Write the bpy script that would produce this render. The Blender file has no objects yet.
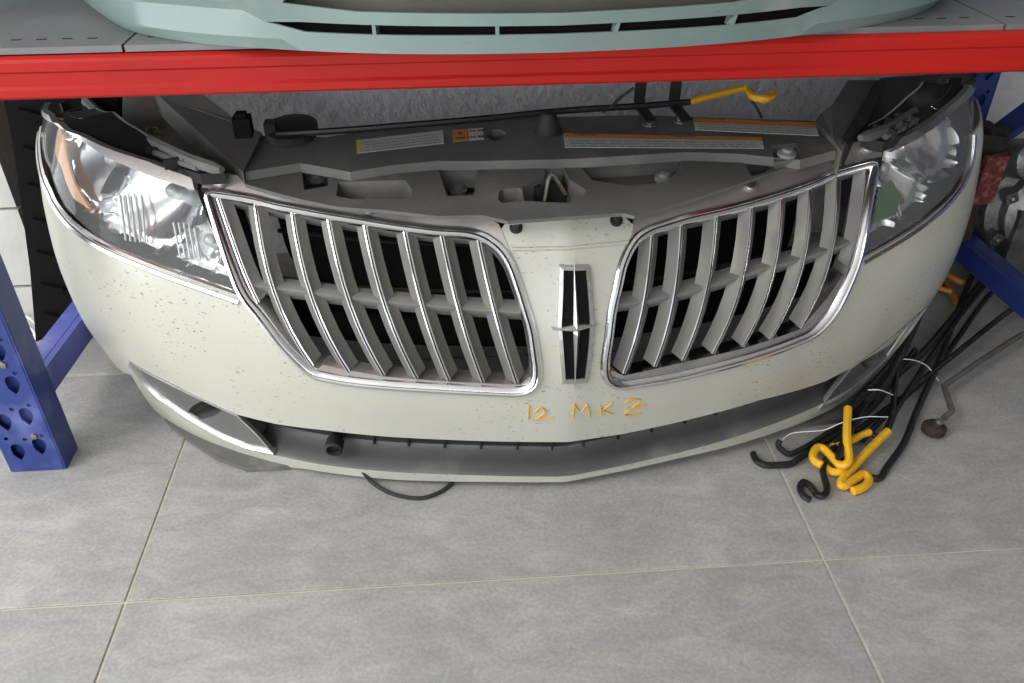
import bpy, math, random
import numpy as np
from mathutils import Vector, Matrix
from mathutils.geometry import delaunay_2d_cdt
random.seed(7)
S=bpy.context.scene; COL=S.collection
# ---------------- camera ----------------
cam=bpy.data.cameras.new('camera'); camo=bpy.data.objects.new('camera',cam); COL.objects.link(camo); S.camera=camo
Yv=Vector((-74,585,-840)).normalized(); bb=(840**2-74*6)/585; Zv=-Vector((6,-bb,-840)).normalized(); Xv=Yv.cross(Zv)
camo.matrix_world=Matrix.Translation((0,0,1.158))@Matrix((Xv,Yv,Zv)).to_4x4()
cam.sensor_width=36; cam.lens=36*840/1024; cam.clip_start=.02
# ---------------- light ----------------
W=bpy.data.worlds.new('world'); S.world=W; W.use_nodes=True
bg=W.node_tree.nodes['Background']; bg.inputs[0].default_value=(.82,.90,1,1); bg.inputs[1].default_value=1.0
def area(name,loc,rot,sx,sy,e,c):
    l=bpy.data.lights.new(name,'AREA'); l.shape='RECTANGLE'; l.size=sx; l.size_y=sy; l.energy=e; l.color=c
    o=bpy.data.objects.new(name,l); o.location=loc; o.rotation_euler=rot; COL.objects.link(o); return o
area('doorway_daylight',(-1.6,-2.9,1.5),(math.radians(90),0,math.radians(-6)),3.4,2.7,84,(.96,.98,1))
area('side_door_daylight',(-3.35,.55,1.25),(0,math.radians(-90),0),2.1,2.3,74,(.96,.98,1))
area('ceiling_lamp_light',(-2.6,-.3,2.9),(0,math.radians(-32),0),1.6,1.6,64,(1,.975,.94))
S.view_settings.view_transform='Standard'; S.view_settings.look='None'; S.view_settings.exposure=.12; S.view_settings.gamma=1
# ---------------- materials ----------------
def mat(name,col,rough=.5,metal=0.,var=.0,vs=6.,bump=0.,bs=60.,spec=.5,coat=0.,specks=None,dust=None,alpha=None,rvar=0.):
    m=bpy.data.materials.new(name); m.use_nodes=True; nt=m.node_tree; b=nt.nodes['Principled BSDF']; L=nt.links
    b.inputs['Base Color'].default_value=(*col,1); b.inputs['Roughness'].default_value=rough; b.inputs['Metallic'].default_value=metal
    b.inputs['Specular IOR Level'].default_value=spec; b.inputs['Coat Weight'].default_value=coat; b.inputs['Coat Roughness'].default_value=.08
    tc=nt.nodes.new('ShaderNodeTexCoord'); cur=None
    def noise(scale,det=4,vec=None):
        n=nt.nodes.new('ShaderNodeTexNoise'); n.inputs['Scale'].default_value=scale; n.inputs['Detail'].default_value=det
        L.new(vec or tc.outputs['Object'],n.inputs['Vector']); return n.outputs['Fac']
    def ramp(f,a,c):
        r=nt.nodes.new('ShaderNodeMapRange'); r.inputs['From Min'].default_value=a; r.inputs['From Max'].default_value=c; L.new(f,r.inputs['Value']); return r.outputs[0]
    def mix(fac,a,c2):
        x=nt.nodes.new('ShaderNodeMix'); x.data_type='RGBA'
        if isinstance(fac,float): x.inputs[0].default_value=fac
        else: L.new(fac,x.inputs[0])
        for k,v in ((6,a),(7,c2)):
            if isinstance(v,tuple): x.inputs[k].default_value=(*v[:3],1)
            else: L.new(v,x.inputs[k])
        return x.outputs[2]
    cur=tuple(col)
    if var: cur=mix(ramp(noise(vs),.3,.7),tuple(min(c*(1-var),1) for c in col),tuple(min(c*(1+var),1) for c in col))
    if dust: # (colour, amount, scale)
        cur=mix(ramp(noise(dust[2],6),.62-dust[1],.78),cur,dust[0])
    if specks: # (colour, scale, threshold)
        mp=nt.nodes.new('ShaderNodeMapping'); mp.inputs['Scale'].default_value=(1,1.4,1.9); mp.inputs['Rotation'].default_value=(.5,.7,.3); L.new(tc.outputs['Object'],mp.inputs[0])
        f=ramp(noise(specks[1],2,mp.outputs[0]),specks[2],specks[2]+.04); g=ramp(noise(9,2),.42,.6)
        mu=nt.nodes.new('ShaderNodeMath'); mu.operation='MULTIPLY'; L.new(f,mu.inputs[0]); L.new(g,mu.inputs[1])
        cur=mix(mu.outputs[0],cur,specks[0])
    if not isinstance(cur,tuple): L.new(cur,b.inputs['Base Color'])
    if rvar:
        r=ramp(noise(vs*1.7),.3,.7); mr=nt.nodes.new('ShaderNodeMapRange'); mr.inputs['To Min'].default_value=max(rough-rvar,.02); mr.inputs['To Max'].default_value=rough+rvar; L.new(r,mr.inputs['Value']); L.new(mr.outputs[0],b.inputs['Roughness'])
    if bump:
        bn=nt.nodes.new('ShaderNodeBump'); bn.inputs['Strength'].default_value=bump; bn.inputs['Distance'].default_value=.012 if bs==38 else .004; L.new(noise(bs,6),bn.inputs['Height']); L.new(bn.outputs[0],b.inputs['Normal'])
    return m
M={}
M['paint']=mat('pearl_cream_paint',(.47,.465,.40),.34,0,.05,3,coat=.25,specks=((.15,.14,.13),115,.645),dust=((.43,.38,.31),.04,5),rvar=.06)
M['green']=mat('pale_green_grey_paint',(.165,.225,.215),.42,.05,.08,4,coat=0.,spec=.4,specks=((.12,.14,.14),60,.70),dust=((.36,.34,.29),.04,5))
M['chrome']=mat('dusty_chrome',(.66,.65,.64),.22,1,.08,8,dust=((.34,.30,.28),.06,14),rvar=.08)
M['brightchrome']=mat('bright_chrome',(.78,.78,.79),.16,1,.05,8,rvar=.04)
M['satin']=mat('satin_silver_plastic',(.25,.245,.23),.42,.35,.08,10,dust=((.30,.28,.25),.08,20))
M['mauve']=mat('dusty_chrome_flange',(.40,.365,.35),.42,.7,.1,6,dust=((.33,.27,.25),.1,9),rvar=.1)
M['black']=mat('black_plastic',(.022,.022,.023),.6,0,.3,8,spec=.25,dust=((.09,.085,.08),.06,10))
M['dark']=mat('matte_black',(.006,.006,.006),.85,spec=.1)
M['trim']=mat('satin_chrome_trim',(.50,.49,.48),.30,.85,.08,9,dust=((.36,.33,.31),.08,10),rvar=.08)
M['ledge']=mat('dark_grey_plastic_ledge',(.085,.085,.084),.45,0,.12,8,dust=((.17,.165,.16),.08,9))
M['cover']=mat('dusty_grey_black_plastic',(.125,.123,.117),.62,0,.2,5,spec=.3,bump=.15,bs=180,dust=((.22,.21,.19),.08,7),rvar=.1)
M['liner']=mat('olive_grey_panel',(.10,.095,.082),.7,0,.25,4,dust=((.12,.11,.09),.08,9))
M['greyp']=mat('grey_plastic',(.20,.20,.195),.45,0,.12,8,dust=((.30,.29,.27),.05,9))
M['bezel']=mat('dark_silver_bezel',(.15,.147,.14),.42,.3,.1,8,dust=((.33,.31,.28),.05,12))
M['red']=mat('red_powder_coat',(.38,.010,.007),.5,0,.10,3,spec=.25)
M['blue']=mat('blue_powder_coat',(.020,.040,.20),.38,0,.12,5,coat=.2,dust=((.12,.15,.40),.03,9))
M['bluelight']=mat('scuffed_blue_powder_coat',(.10,.12,.40),.45,0,.15,8,dust=((.22,.23,.45),.06,14))
M['deck']=mat('galvanised_shelf',(.17,.18,.18),.5,.3,.15,5,dust=((.22,.215,.20),.1,7),bump=.1,bs=30)
M['reflector']=mat('lamp_reflector',(.80,.80,.82),.18,1,.04,9)
M['housing']=mat('lamp_housing_silver',(.50,.50,.49),.35,.5,.1,9)
M['amber']=mat('amber_plastic',(.75,.34,.12),.3,0,.1,20)
M['refl_green']=mat('green_reflection_tint',(.035,.11,.02),.5)  # painted reflection colour for the right headlight, not a plastic part
M['yellow']=mat('yellow_sleeve',(.78,.42,.015),.38,0,.1,12,dust=((.45,.26,.05),.02,30))
M['ochre']=mat('dull_orange_sleeve',(.45,.20,.02),.5)
M['rod']=mat('black_rod_paint',(.010,.010,.011),.4,0,.2,20,spec=.35,dust=((.05,.047,.044),.03,40))
M['steel']=mat('worn_steel',(.22,.20,.18),.5,.7,.2,30,dust=((.15,.09,.05),.1,40))
M['rust']=mat('rusty_iron',(.026,.018,.014),.85,.0,.4,30,bump=.6,bs=90)
M['redrust']=mat('red_brown_pad',(.16,.03,.025),.7,0,.4,60,bump=.4,bs=90,dust=((.30,.24,.20),.1,60))
M['alloy']=mat('cast_alloy',(.24,.24,.235),.45,.75,.25,25,bump=.4,bs=80,dust=((.10,.09,.08),.12,30))
M['wire']=mat('white_wire',(.7,.7,.68),.4)
M['label']=mat('label_paper',(.52,.55,.52),.5,0,.05,30)
M['labelyellow']=mat('label_yellow',(.55,.58,.06),.5)
M['orange']=mat('label_orange',(.62,.24,.035),.5)
M['ink']=mat('label_ink',(.05,.05,.05),.6)
M['inkgrey']=mat('label_small_print',(.22,.23,.23),.6)
M['redink']=mat('label_red',(.55,.03,.03),.6)
M['marker']=mat('orange_paint_marker',(.72,.38,.03),.5)
M['markerdim']=mat('faded_yellow_marker',(.42,.36,.12),.6)
M['bolt']=mat('screw_metal',(.30,.28,.25),.35,.9)
M['block']=mat('whitewashed_block',(.50,.49,.46),.8,0,.1,9,bump=.4,bs=40,dust=((.30,.29,.27),.05,6))
M['plaster']=mat('grey_roller_plaster',(.80,.79,.82),.75,0,.06,4,bump=1.,bs=38)
M['darkwall']=mat('dark_grey_wall_paint',(.12,.12,.13),.8)
M['white']=mat('white_wall_paint',(.7,.69,.67),.8)
M['grout']=mat('cream_grout',(.60,.56,.43),.85,0,.1,20)
M['rubber']=mat('black_rubber',(.02,.02,.02),.6)
def floor_mat():
    m=mat('grey_stone_tile',(.33,.32,.30),.42,0,.0); nt=m.node_tree; L=nt.links; b=nt.nodes['Principled BSDF']; tc=nt.nodes.new('ShaderNodeTexCoord')
    def N(sc,det,scale,rot=(0,0,.35),dist=0.):
        mp=nt.nodes.new('ShaderNodeMapping'); mp.inputs['Scale'].default_value=(1,1+(scale[1]-1)*.4,1); mp.inputs['Rotation'].default_value=rot; L.new(tc.outputs['Object'],mp.inputs[0])
        n=nt.nodes.new('ShaderNodeTexNoise'); n.inputs['Scale'].default_value=sc; n.inputs['Detail'].default_value=det; n.inputs['Roughness'].default_value=.62; n.inputs['Distortion'].default_value=dist; L.new(mp.outputs[0],n.inputs['Vector']); return n.outputs['Fac']
    def R(f,stops):
        r=nt.nodes.new('ShaderNodeValToRGB'); e=r.color_ramp.elements
        e[0].position,e[0].color=stops[0][0],(*stops[0][1],1); e[1].position,e[1].color=stops[-1][0],(*stops[-1][1],1)
        for p,c in stops[1:-1]: x=e.new(p); x.color=(*c,1)
        L.new(f,r.inputs[0]); return r.outputs[0]
    def X(mode,fac,a,c):
        x=nt.nodes.new('ShaderNodeMix'); x.data_type='RGBA'; x.blend_type=mode; x.inputs[0].default_value=fac; L.new(a,x.inputs[6]); L.new(c,x.inputs[7]); return x.outputs[2]
    a=R(N(3.2,8,(1,2.2,1),dist=.8),[(.25,(.30,.295,.285)),(.5,(.355,.347,.332)),(.72,(.42,.408,.388))])
    s=R(N(7,10,(1,4,1),dist=1.5),[(.3,(.42,.42,.42)),(.55,(.5,.5,.5)),(.75,(.60,.60,.59))])
    k=R(N(150,3,(1,1,1)),[(.3,(.42,.42,.42)),(.7,(.57,.57,.57))])
    c=X('OVERLAY',1,X('OVERLAY',1,a,s),k); L.new(c,b.inputs['Base Color'])
    rr=nt.nodes.new('ShaderNodeMapRange'); rr.inputs['To Min'].default_value=.35; rr.inputs['To Max'].default_value=.55; L.new(N(6,6,(1,2,1)),rr.inputs['Value']); L.new(rr.outputs[0],b.inputs['Roughness'])
    bn=nt.nodes.new('ShaderNodeBump'); bn.inputs['Strength'].default_value=.12; bn.inputs['Distance'].default_value=.002; L.new(N(60,6,(1,2,1)),bn.inputs['Height']); L.new(bn.outputs[0],b.inputs['Normal'])
    return m
M['tile']=floor_mat()
def lens_mat():
    m=bpy.data.materials.new('clear_hazed_lens'); m.use_nodes=True; nt=m.node_tree; L=nt.links; nt.nodes.remove(nt.nodes['Principled BSDF'])
    o=nt.nodes['Material Output']; t=nt.nodes.new('ShaderNodeBsdfTransparent'); g=nt.nodes.new('ShaderNodeBsdfGlossy'); d=nt.nodes.new('ShaderNodeBsdfDiffuse')
    g.inputs['Roughness'].default_value=.06; d.inputs[0].default_value=(.7,.7,.7,1); t.inputs[0].default_value=(.95,.96,.96,1)
    f=nt.nodes.new('ShaderNodeLayerWeight'); f.inputs[0].default_value=.12; a=nt.nodes.new('ShaderNodeMixShader'); c=nt.nodes.new('ShaderNodeMixShader'); c.inputs[0].default_value=.07
    L.new(t.outputs[0],c.inputs[1]); L.new(d.outputs[0],c.inputs[2]); L.new(f.outputs[0],a.inputs[0]); L.new(c.outputs[0],a.inputs[1]); L.new(g.outputs[0],a.inputs[2]); L.new(a.outputs[0],o.inputs[0])
    return m
M['lens']=lens_mat()
# ---------------- mesh helpers ----------------
def obj(name,V,F,m,parent=None,smooth=True,mi=None,label=None,sharp=35):
    me=bpy.data.meshes.new(name); me.from_pydata([tuple(map(float,v)) for v in V],[],F)
    ms=m if isinstance(m,(list,tuple)) else [m]
    for x in ms: me.materials.append(M[x])
    if mi is not None: me.polygons.foreach_set('material_index',mi)
    me.validate(); me.update()
    if smooth:
        me.polygons.foreach_set('use_smooth',[True]*len(me.polygons)); me.set_sharp_from_angle(angle=math.radians(sharp))
    o=bpy.data.objects.new(name,me); COL.objects.link(o)
    if parent: o.parent=parent
    if label: o['label']=label
    return o
def thing(name,label,cat,loc=(0,0,0),rz=0,group=None):
    o=bpy.data.objects.new(name,None); COL.objects.link(o); o.location=loc; o.rotation_euler=(0,0,rz); o['label']=label; o['category']=cat; o.empty_display_size=.05
    if group: o['group']=group
    return o
def tag(o,label,cat,group=None):
    o['label']=label; o['category']=cat
    if group: o['group']=group
    return o
class MB:
    def __init__(s): s.V=[]; s.F=[]; s.I=[]
    def add(s,V,F,i=0):
        b=len(s.V); s.V+= [tuple(v) for v in V]; s.F+=[tuple(b+k for k in f) for f in F]; s.I+=[i]*len(F); return s
    def box(s,c,d,i=0,rot=None,taper=1.):
        x,y,z=[k/2 for k in d]; P=[Vector((a*x*(taper if e>0 else 1),b*y*(taper if e>0 else 1),e*z)) for e in(-1,1) for a,b in((-1,-1),(1,-1),(1,1),(-1,1))]
        if rot is not None: P=[rot@p for p in P]
        return s.add([p+Vector(c) for p in P],[(3,2,1,0),(4,5,6,7),(0,1,5,4),(1,2,6,5),(2,3,7,6),(3,0,4,7)],i)
    def tube(s,pts,r,i=0,n=8,close=False,sm=0):
        pts=[Vector(p) for p in pts]
        if sm: pts=[Vector(p) for p in crs([tuple(p) for p in pts],sm)]
        N=len(pts); rs=r if isinstance(r,(list,tuple)) else [r]*N
        t0=(pts[1]-pts[0]).normalized(); up=Vector((0,0,1)) if abs(t0.z)<.9 else Vector((1,0,0)); nn=(up-t0*up.dot(t0)).normalized(); V=[];
        for k in range(N):
            t=(pts[min(k+1,N-1)]-pts[max(k-1,0)]).normalized(); nn=(nn-t*nn.dot(t)).normalized(); bn=t.cross(nn)
            for j in range(n):
                a=2*math.pi*j/n; V.append(pts[k]+(nn*math.cos(a)+bn*math.sin(a))*rs[k])
        F=[(k*n+j,k*n+(j+1)%n,(k+1)*n+(j+1)%n,(k+1)*n+j) for k in range(N-1) for j in range(n)]
        F+=[tuple(range(n-1,-1,-1)),tuple((N-1)*n+j for j in range(n))]
        return s.add(V,F,i)
    def lathe(s,c,ax,prof,i=0,n=20,sx=1.,cap=True):
        ax=Vector(ax).normalized(); up=Vector((0,0,1)) if abs(ax.z)<.9 else Vector((1,0,0)); e2=(up-ax*up.dot(ax)).normalized(); e1=e2.cross(ax); c=Vector(c); V=[]
        for r,h in prof:
            for j in range(n):
                a=2*math.pi*j/n; V.append(c+e1*(math.cos(a)*r*sx)+e2*(math.sin(a)*r)+ax*h)
        F=[(k*n+j,k*n+(j+1)%n,(k+1)*n+(j+1)%n,(k+1)*n+j) for k in range(len(prof)-1) for j in range(n)]
        if cap: F+=[tuple(range(n-1,-1,-1)),tuple((len(prof)-1)*n+j for j in range(n))]
        return s.add(V,F,i)
    def build(s,name,m,parent=None,smooth=True,**k): return obj(name,s.V,s.F,m,parent,smooth,s.I,**k)
CX,CY,YAW=.18,1.15,math.radians(2.6)
PL=[(0,0),(.11,.013),(.22,.030),(.34,.053),(.46,.087),(.565,.128),(.66,.18),(.74,.237),(.815,.307),(.872,.385),(.912,.475),(.935,.57),(.947,.68),(.95,.80)]
PZ=[(-.02,.03),(.0,.012),(.05,.0),(.13,-.004),(.22,-.012),(.30,-.008),(.36,.006),(.42,.034),(.48,.075),(.54,.125),(.60,.185),(.70,.29),(.76,.36)]
PS=[(-.02,.03),(.0,.016),(.05,-.004),(.13,-.026),(.22,-.048),(.30,-.055),(.36,-.055),(.42,-.050),(.48,-.042),(.54,-.028),(.60,.0),(.70,.06),(.76,.1)]
def crs(P,m=20):
    P=[np.array(p,float) for p in P]; n=len(P); out=[]
    g=lambda k: P[k] if 0<=k<n else (2*P[0]-P[1] if k<0 else 2*P[-1]-P[-2])
    for i in range(n-1):
        a,b,c,d=g(i-1),g(i),g(i+1),g(i+2)
        for j in range(m):
            s=j/m; out.append(.5*((2*b)+(c-a)*s+(2*a-5*b+4*c-d)*s*s+(3*b-a-3*c+d)*s**3))
    out.append(P[-1]); return np.array(out)
class Skin:
    """curved bumper skin: u = arc length along the plan curve, z = height, off = depth behind the skin"""
    def __init__(s,pl,pz,ps,wide=(.0,.0),lo=.55,hi=1.0):
        s.Q=crs(pl); s.S=np.concatenate([[0],np.cumsum(np.linalg.norm(np.diff(s.Q,axis=0),axis=1))])
        s.pz=crs(pz); s.ps=crs(ps); s.wide=wide; s.lo=lo; s.hi=hi
    def at(s,a):
        x=np.interp(a,s.S,s.Q[:,0]); y=np.interp(a,s.S,s.Q[:,1])
        if a>s.S[-1]: y+=a-s.S[-1]
        return x,y
    def __call__(s,u,z,off=0.):
        a=abs(u); x,y=s.at(a); x2,y2=s.at(a+.02); x1,y1=s.at(max(a-.02,0))
        tx,ty=x2-x1,y2-y1; l=max(math.hypot(tx,ty),1e-9); nx,ny=-ty/l,tx/l
        if a<.05: nx,ny=nx*a/.05,1.
        w=min(max((a-s.lo)/(s.hi-s.lo),0),1); w=w*w*(3-2*w); c=min(a/.5,1)
        p=float(np.interp(z,s.pz[:,0],s.pz[:,1]))*(.80+.25*c)*(1-w)+float(np.interp(z,s.ps[:,0],s.ps[:,1]))*w+off
        sg=1 if u>=0 else -1
        x+=w*s.wide[0 if u<0 else 1]
        return ((x+nx*p)*sg, y+ny*p, z)
skin=Skin(PL,PZ,PS,(.012,.004))

def nrm(sk,u,z,off=0):
    e=.006; p=Vector(sk(u,z,off)); a=Vector(sk(u+e,z,off))-Vector(sk(u-e,z,off)); b=Vector(sk(u,z+e,off))-Vector(sk(u,z-e,off))
    return a.cross(b).normalized()   # points outward (towards -y at the nose)
def dens(P,res,closed=True):
    out=[]; n=len(P)
    for k in range(n if closed else n-1):
        a=np.array(P[k],float); b=np.array(P[(k+1)%n],float); m=max(1,int(math.ceil(np.linalg.norm(b-a)/res)))
        out+=[tuple(a+(b-a)*j/m) for j in range(m)]
    if not closed: out.append(tuple(P[-1]))
    return out
def rnd(P,it=2,closed=True):
    for _ in range(it):
        o=[]; n=len(P)
        for k in range(n if closed else n-1):
            a=np.array(P[k]); b=np.array(P[(k+1)%n]); o+=[tuple(a*.75+b*.25),tuple(a*.25+b*.75)]
        if not closed: o=[tuple(P[0])]+o+[tuple(P[-1])]
        P=o
    return P
def inside(pts,poly):
    pts=np.asarray(pts); poly=np.asarray(poly); r=np.zeros(len(pts),bool); x,y=pts[:,0],pts[:,1]; n=len(poly)
    for k in range(n):
        x1,y1=poly[k]; x2,y2=poly[(k+1)%n]
        if y1==y2: continue
        c=((y1>y)!=(y2>y))&(x<(x2-x1)*(y-y1)/(y2-y1)+x1); r^=c
    return r
def dist(pts,poly):
    pts=np.asarray(pts); P=np.asarray(poly); A=P; B=np.roll(P,-1,0); d=np.full(len(pts),9.)
    for a,b in zip(A,B):
        v=b-a; L=max(v@v,1e-12); t=np.clip(((pts-a)@v)/L,0,1); d=np.minimum(d,np.linalg.norm(pts-(a+t[:,None]*v),axis=1))
    return d
def tri2d(outer,holes,res):
    outer=dens(outer,res); holes=[dens(h,res) for h in holes]
    P=np.array(outer); lo,hi=P.min(0),P.max(0)
    gx,gy=np.meshgrid(np.arange(lo[0]+res/2,hi[0],res),np.arange(lo[1]+res/2,hi[1],res)); G=np.column_stack([gx.ravel(),gy.ravel()])
    if len(G):
        k=inside(G,outer)&(dist(G,outer)>res*.45)
        for h in holes: k&=~inside(G,h)&(dist(G,h)>res*.45)
        G=G[k]
    V=list(outer); loops=[list(range(len(outer)))]
    for h in holes: loops.append(list(range(len(V),len(V)+len(h)))); V+=h
    E=[(l[k],l[(k+1)%len(l)]) for l in loops for k in range(len(l))]; V+=[tuple(g) for g in G]
    r=delaunay_2d_cdt([Vector((float(v[0]),float(v[1]))) for v in V],E,[],0,1e-6)
    vs=[tuple(v) for v in r[0]]; F=[tuple(f) for f in r[2]]
    cen=np.array([np.mean([vs[i] for i in f],axis=0) for f in F]); k=inside(cen,outer)
    for h in holes: k&=~inside(cen,h)
    return vs,[f for f,q in zip(F,k) if q],[outer]+holes
def shell(mb,outer,holes,fn,th,res=.03,i=0,flange=None):
    """fn(a,b,d): d is depth behind the visible face. A closed sheet of thickness th."""
    vs,F,loops=tri2d(outer,holes,res)
    a=np.array([fn(*v,0.) for v in vs]); b=np.array([fn(*v,th) for v in vs])
    mb.add(a,F,i); mb.add(b,[f[::-1] for f in F],i)
    for l in loops:
        n=len(l); A=[fn(*v,0.) for v in l]; B=[fn(*v,flange if flange else th) for v in l]
        mb.add(A+B,[(k,(k+1)%n,n+(k+1)%n,n+k) for k in range(n)],i)
    return mb
def on(sk,off=0.):  return lambda a,b,d: sk(a,b,off+d)
def flat(z):  return (lambda a,b,d:(a,b,(z(a,b) if callable(z) else z)-d))
def panel(name,outer,m,parent,holes=(),sk=None,off=0.,th=.003,res=.03,flange=None,label=None,sharp=35):
    mb=MB(); shell(mb,outer,list(holes),on(sk or skin,off),th,res,0,flange); return mb.build(name,m,parent,label=label,sharp=sharp)
def cup(mb,out,fn,d,taper=.8,i=0,j=None):
    c=np.mean(np.array(out),axis=0); inn=[tuple(c+(np.array(p)-c)*taper) for p in out]; n=len(out)
    A=[fn(*p,0.) for p in out]; B=[fn(*p,d) for p in inn]
    mb.add(A+B,[(k,(k+1)%n,n+(k+1)%n,n+k) for k in range(n)],i); mb.add(B,[tuple(range(n))],i if j is None else j)
def sweep(mb,path,sk,prof,off=0.,closed=True,mats=None,side=1,back=None):
    """path in (u,z); profile points (b,n): b sideways in the skin, n depth behind it"""
    n=len(path); P=[Vector(sk(*p,off)) for p in path]; V=[]; m=len(prof)
    for k in range(n):
        a=P[(k-1)%n] if closed or k>0 else P[0]; c=P[(k+1)%n] if closed or k<n-1 else P[-1]
        t=(c-a).normalized(); N=nrm(sk,path[k][0],path[k][1],off) if back is None else -Vector(back); B=t.cross(N).normalized()*side
        for b,d in prof: V.append(P[k]+B*b-N*d)
    R=range(n) if closed else range(n-1)
    for q in range(m-1):
        mb.add(V,[(k*m+q,((k+1)%n)*m+q,((k+1)%n)*m+q+1,k*m+q+1) for k in R],mats[q] if mats else 0) if False else None
    base=len(mb.V); mb.V+=[tuple(v) for v in V]
    for q in range(m-1):
        for k in R: mb.F.append((base+k*m+q,base+((k+1)%n)*m+q,base+((k+1)%n)*m+q+1,base+k*m+q+1)); mb.I.append(mats[q] if mats else 0)
    if not closed:
        for e in (0,n-1): mb.F.append(tuple(base+e*m+q for q in range(m))); mb.I.append(0)
def ccw(P):
    a=sum(P[k][0]*P[(k+1)%len(P)][1]-P[(k+1)%len(P)][0]*P[k][1] for k in range(len(P))); return P if a>0 else P[::-1]
# ================= SETTING =================
def struct(o): o['kind']='structure'; return o
def boxobj(name,lo,hi,m,parent=None):
    mb=MB(); mb.box([(a+b)/2 for a,b in zip(lo,hi)],[b-a for a,b in zip(lo,hi)]); return mb.build(name,m,parent,smooth=False)
X0,X1,Y0,Y1,ZC=-3.4,3.6,-3.0,2.15,3.3
# floor: stone tiles 1.2 x 0.65 with recessed cream joints
fl=struct(boxobj('floor',(X0,Y0-2,-.06),(X1,Y1,-.003),'grout'))
tw,td,g=1.196,.652,.0022
tm=bpy.data.meshes.new('tile'); mb=MB(); bx=.0012
V=[(-tw/2+g,-td/2+g,-.008),(tw/2-g,-td/2+g,-.008),(tw/2-g,td/2-g,-.008),(-tw/2+g,td/2-g,-.008)]
V2=[(x,y,-.0008) for x,y,_ in V]; V3=[(x*(1-bx*2/tw),y*(1-bx*2/td),0) for x,y,_ in V]
tm.from_pydata(V+V2+V3,[],[(0,1,5,4),(1,2,6,5),(2,3,7,6),(3,0,4,7),(4,5,9,8),(5,6,10,9),(6,7,11,10),(7,4,8,11),(8,9,10,11)]); tm.materials.append(M['tile'])
for i in range(-2,3):
    for j in range(-4,2):
        o=bpy.data.objects.new('tile',tm); COL.objects.link(o); o.parent=fl; o.location=(-.585+tw*(i+.5),.948+td*(j+.5),0)
struct(boxobj('wall_back',(X0,Y1,0),(X1,Y1+.15,ZC),'plaster'))
wl_=MB()
for a,b,c,d in ((Y0,-.6,0,ZC),(1.7,Y1,0,ZC),(-.6,1.7,0,.2),(-.6,1.7,2.3,ZC)): wl_.box((X0-.075,(a+b)/2,(c+d)/2),(.15,b-a,d-c))
struct(wl_.build('wall_left','white',smooth=False))
struct(boxobj('wall_right',(X1,Y0,0),(X1+.15,Y1,ZC),'darkwall'))
struct(boxobj('ceiling',(X0,Y0,ZC),(X1,Y1,ZC+.15),'white'))
wf=MB(); wf.box(((X0-3.35)/2,Y0-.07,ZC/2),(3.4-3.35,.14,ZC)); wf.box((2.25,Y0-.07,ZC/2),(2.7,.14,ZC)); wf.box((-1.2,Y0-.07,3.2),(4.3,.14,.2)); struct(wf.build('wall_front','white',smooth=False))
# whitewashed pier at the left, of big blocks
pier=struct(boxobj('trim_1',(-1.60,1.80,0),(-.99,Y1,1.6),'grout'))
for k,(z0,z1) in enumerate([(0,.13),(.137,.33),(.337,.62),(.627,.91),(.917,1.2),(1.207,1.6)]):
    boxobj('block',(-1.603,1.785,z0),(-.983,1.80+.01,z1),'block',pier)
# ================= FRONT END =================
YAW_=YAW
FE=thing('car_front_end','cream-white car front bumper assembly with twin chrome grilles and headlights standing under the red beam','car front',(CX,CY,0),YAW)
LG=[(-0.6884,0.5431),(-0.5445,0.5288),(-0.3781,0.5224),(-0.2242,0.5133),(-0.169,0.5138),(-0.1293,0.5014),(-0.1001,0.4758),(-0.0814,0.4304),(-0.0612,0.3697),(-0.0505,0.293),(-0.0552,0.2601),(-0.0811,0.243),(-0.2255,0.2495),(-0.3854,0.2553),(-0.4519,0.2626),(-0.4918,0.3021),(-0.5458,0.363),(-0.5805,0.3894)]
RG=[(0.1571,0.5034),(0.2366,0.5106),(0.3805,0.5149),(0.5279,0.5195),(0.7037,0.5363),(0.6434,0.4592),(0.5917,0.3814),(0.554,0.3337),(0.5251,0.2936),(0.4865,0.2642),(0.3993,0.2533),(0.203,0.2386),(0.0869,0.2395),(0.0599,0.2618),(0.0549,0.2996),(0.0691,0.3902),(0.0969,0.461),(0.1246,0.4918)]
LL=[(-0.6978,0.5419),(-0.5831,0.3954),(-0.6776,0.4129),(-0.7726,0.4384),(-0.852,0.4642),(-0.9169,0.503),(-0.962,0.5583),(-1.0944,0.6103),(-0.9611,0.6316),(-0.8887,0.6099),(-0.836,0.5866),(-0.7598,0.5603)]
RL=[(0.7195,0.5479),(0.602,0.3931),(0.6816,0.4087),(0.7527,0.4273),(0.8329,0.4587),(0.8882,0.4992),(0.9223,0.5736),(0.9598,0.623),(0.8876,0.6049),(0.8163,0.5745)]
LLb=[(-0.5823,0.3876),(-0.6767,0.4049),(-0.7737,0.4281),(-0.8582,0.4506),(-0.9372,0.4868),(-0.9824,0.535),(-1.1201,0.5755)]
RLb=[(0.5998,0.3831),(0.6791,0.3967),(0.7532,0.4141),(0.838,0.442),(0.8954,0.4815),(0.9152,0.5477)]
LOW_T=[(-0.8502,0.2019),(-0.7538,0.1757),(-0.6688,0.144),(-0.6332,0.1332),(-0.5475,0.1298),(-0.4524,0.1336),(-0.3194,0.1323),(-0.1593,0.1294),(0.0014,0.1267),(0.1076,0.124),(0.2198,0.1276),(0.3922,0.1365),(0.5608,0.1255),(0.654,0.1341),(0.7621,0.1387),(0.8139,0.1714)]
LOW_B=[(0.7819,0.0914),(0.657,0.0644),(0.4923,0.0592),(0.3714,0.0533),(0.234,0.0443),(0.0055,0.0358),(-0.162,0.0394),(-0.315,0.0395),(-0.4743,0.0384),(-0.5667,0.0418),(-0.6607,0.0386),(-0.7702,0.0729),(-0.845,0.1133)]
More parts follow.
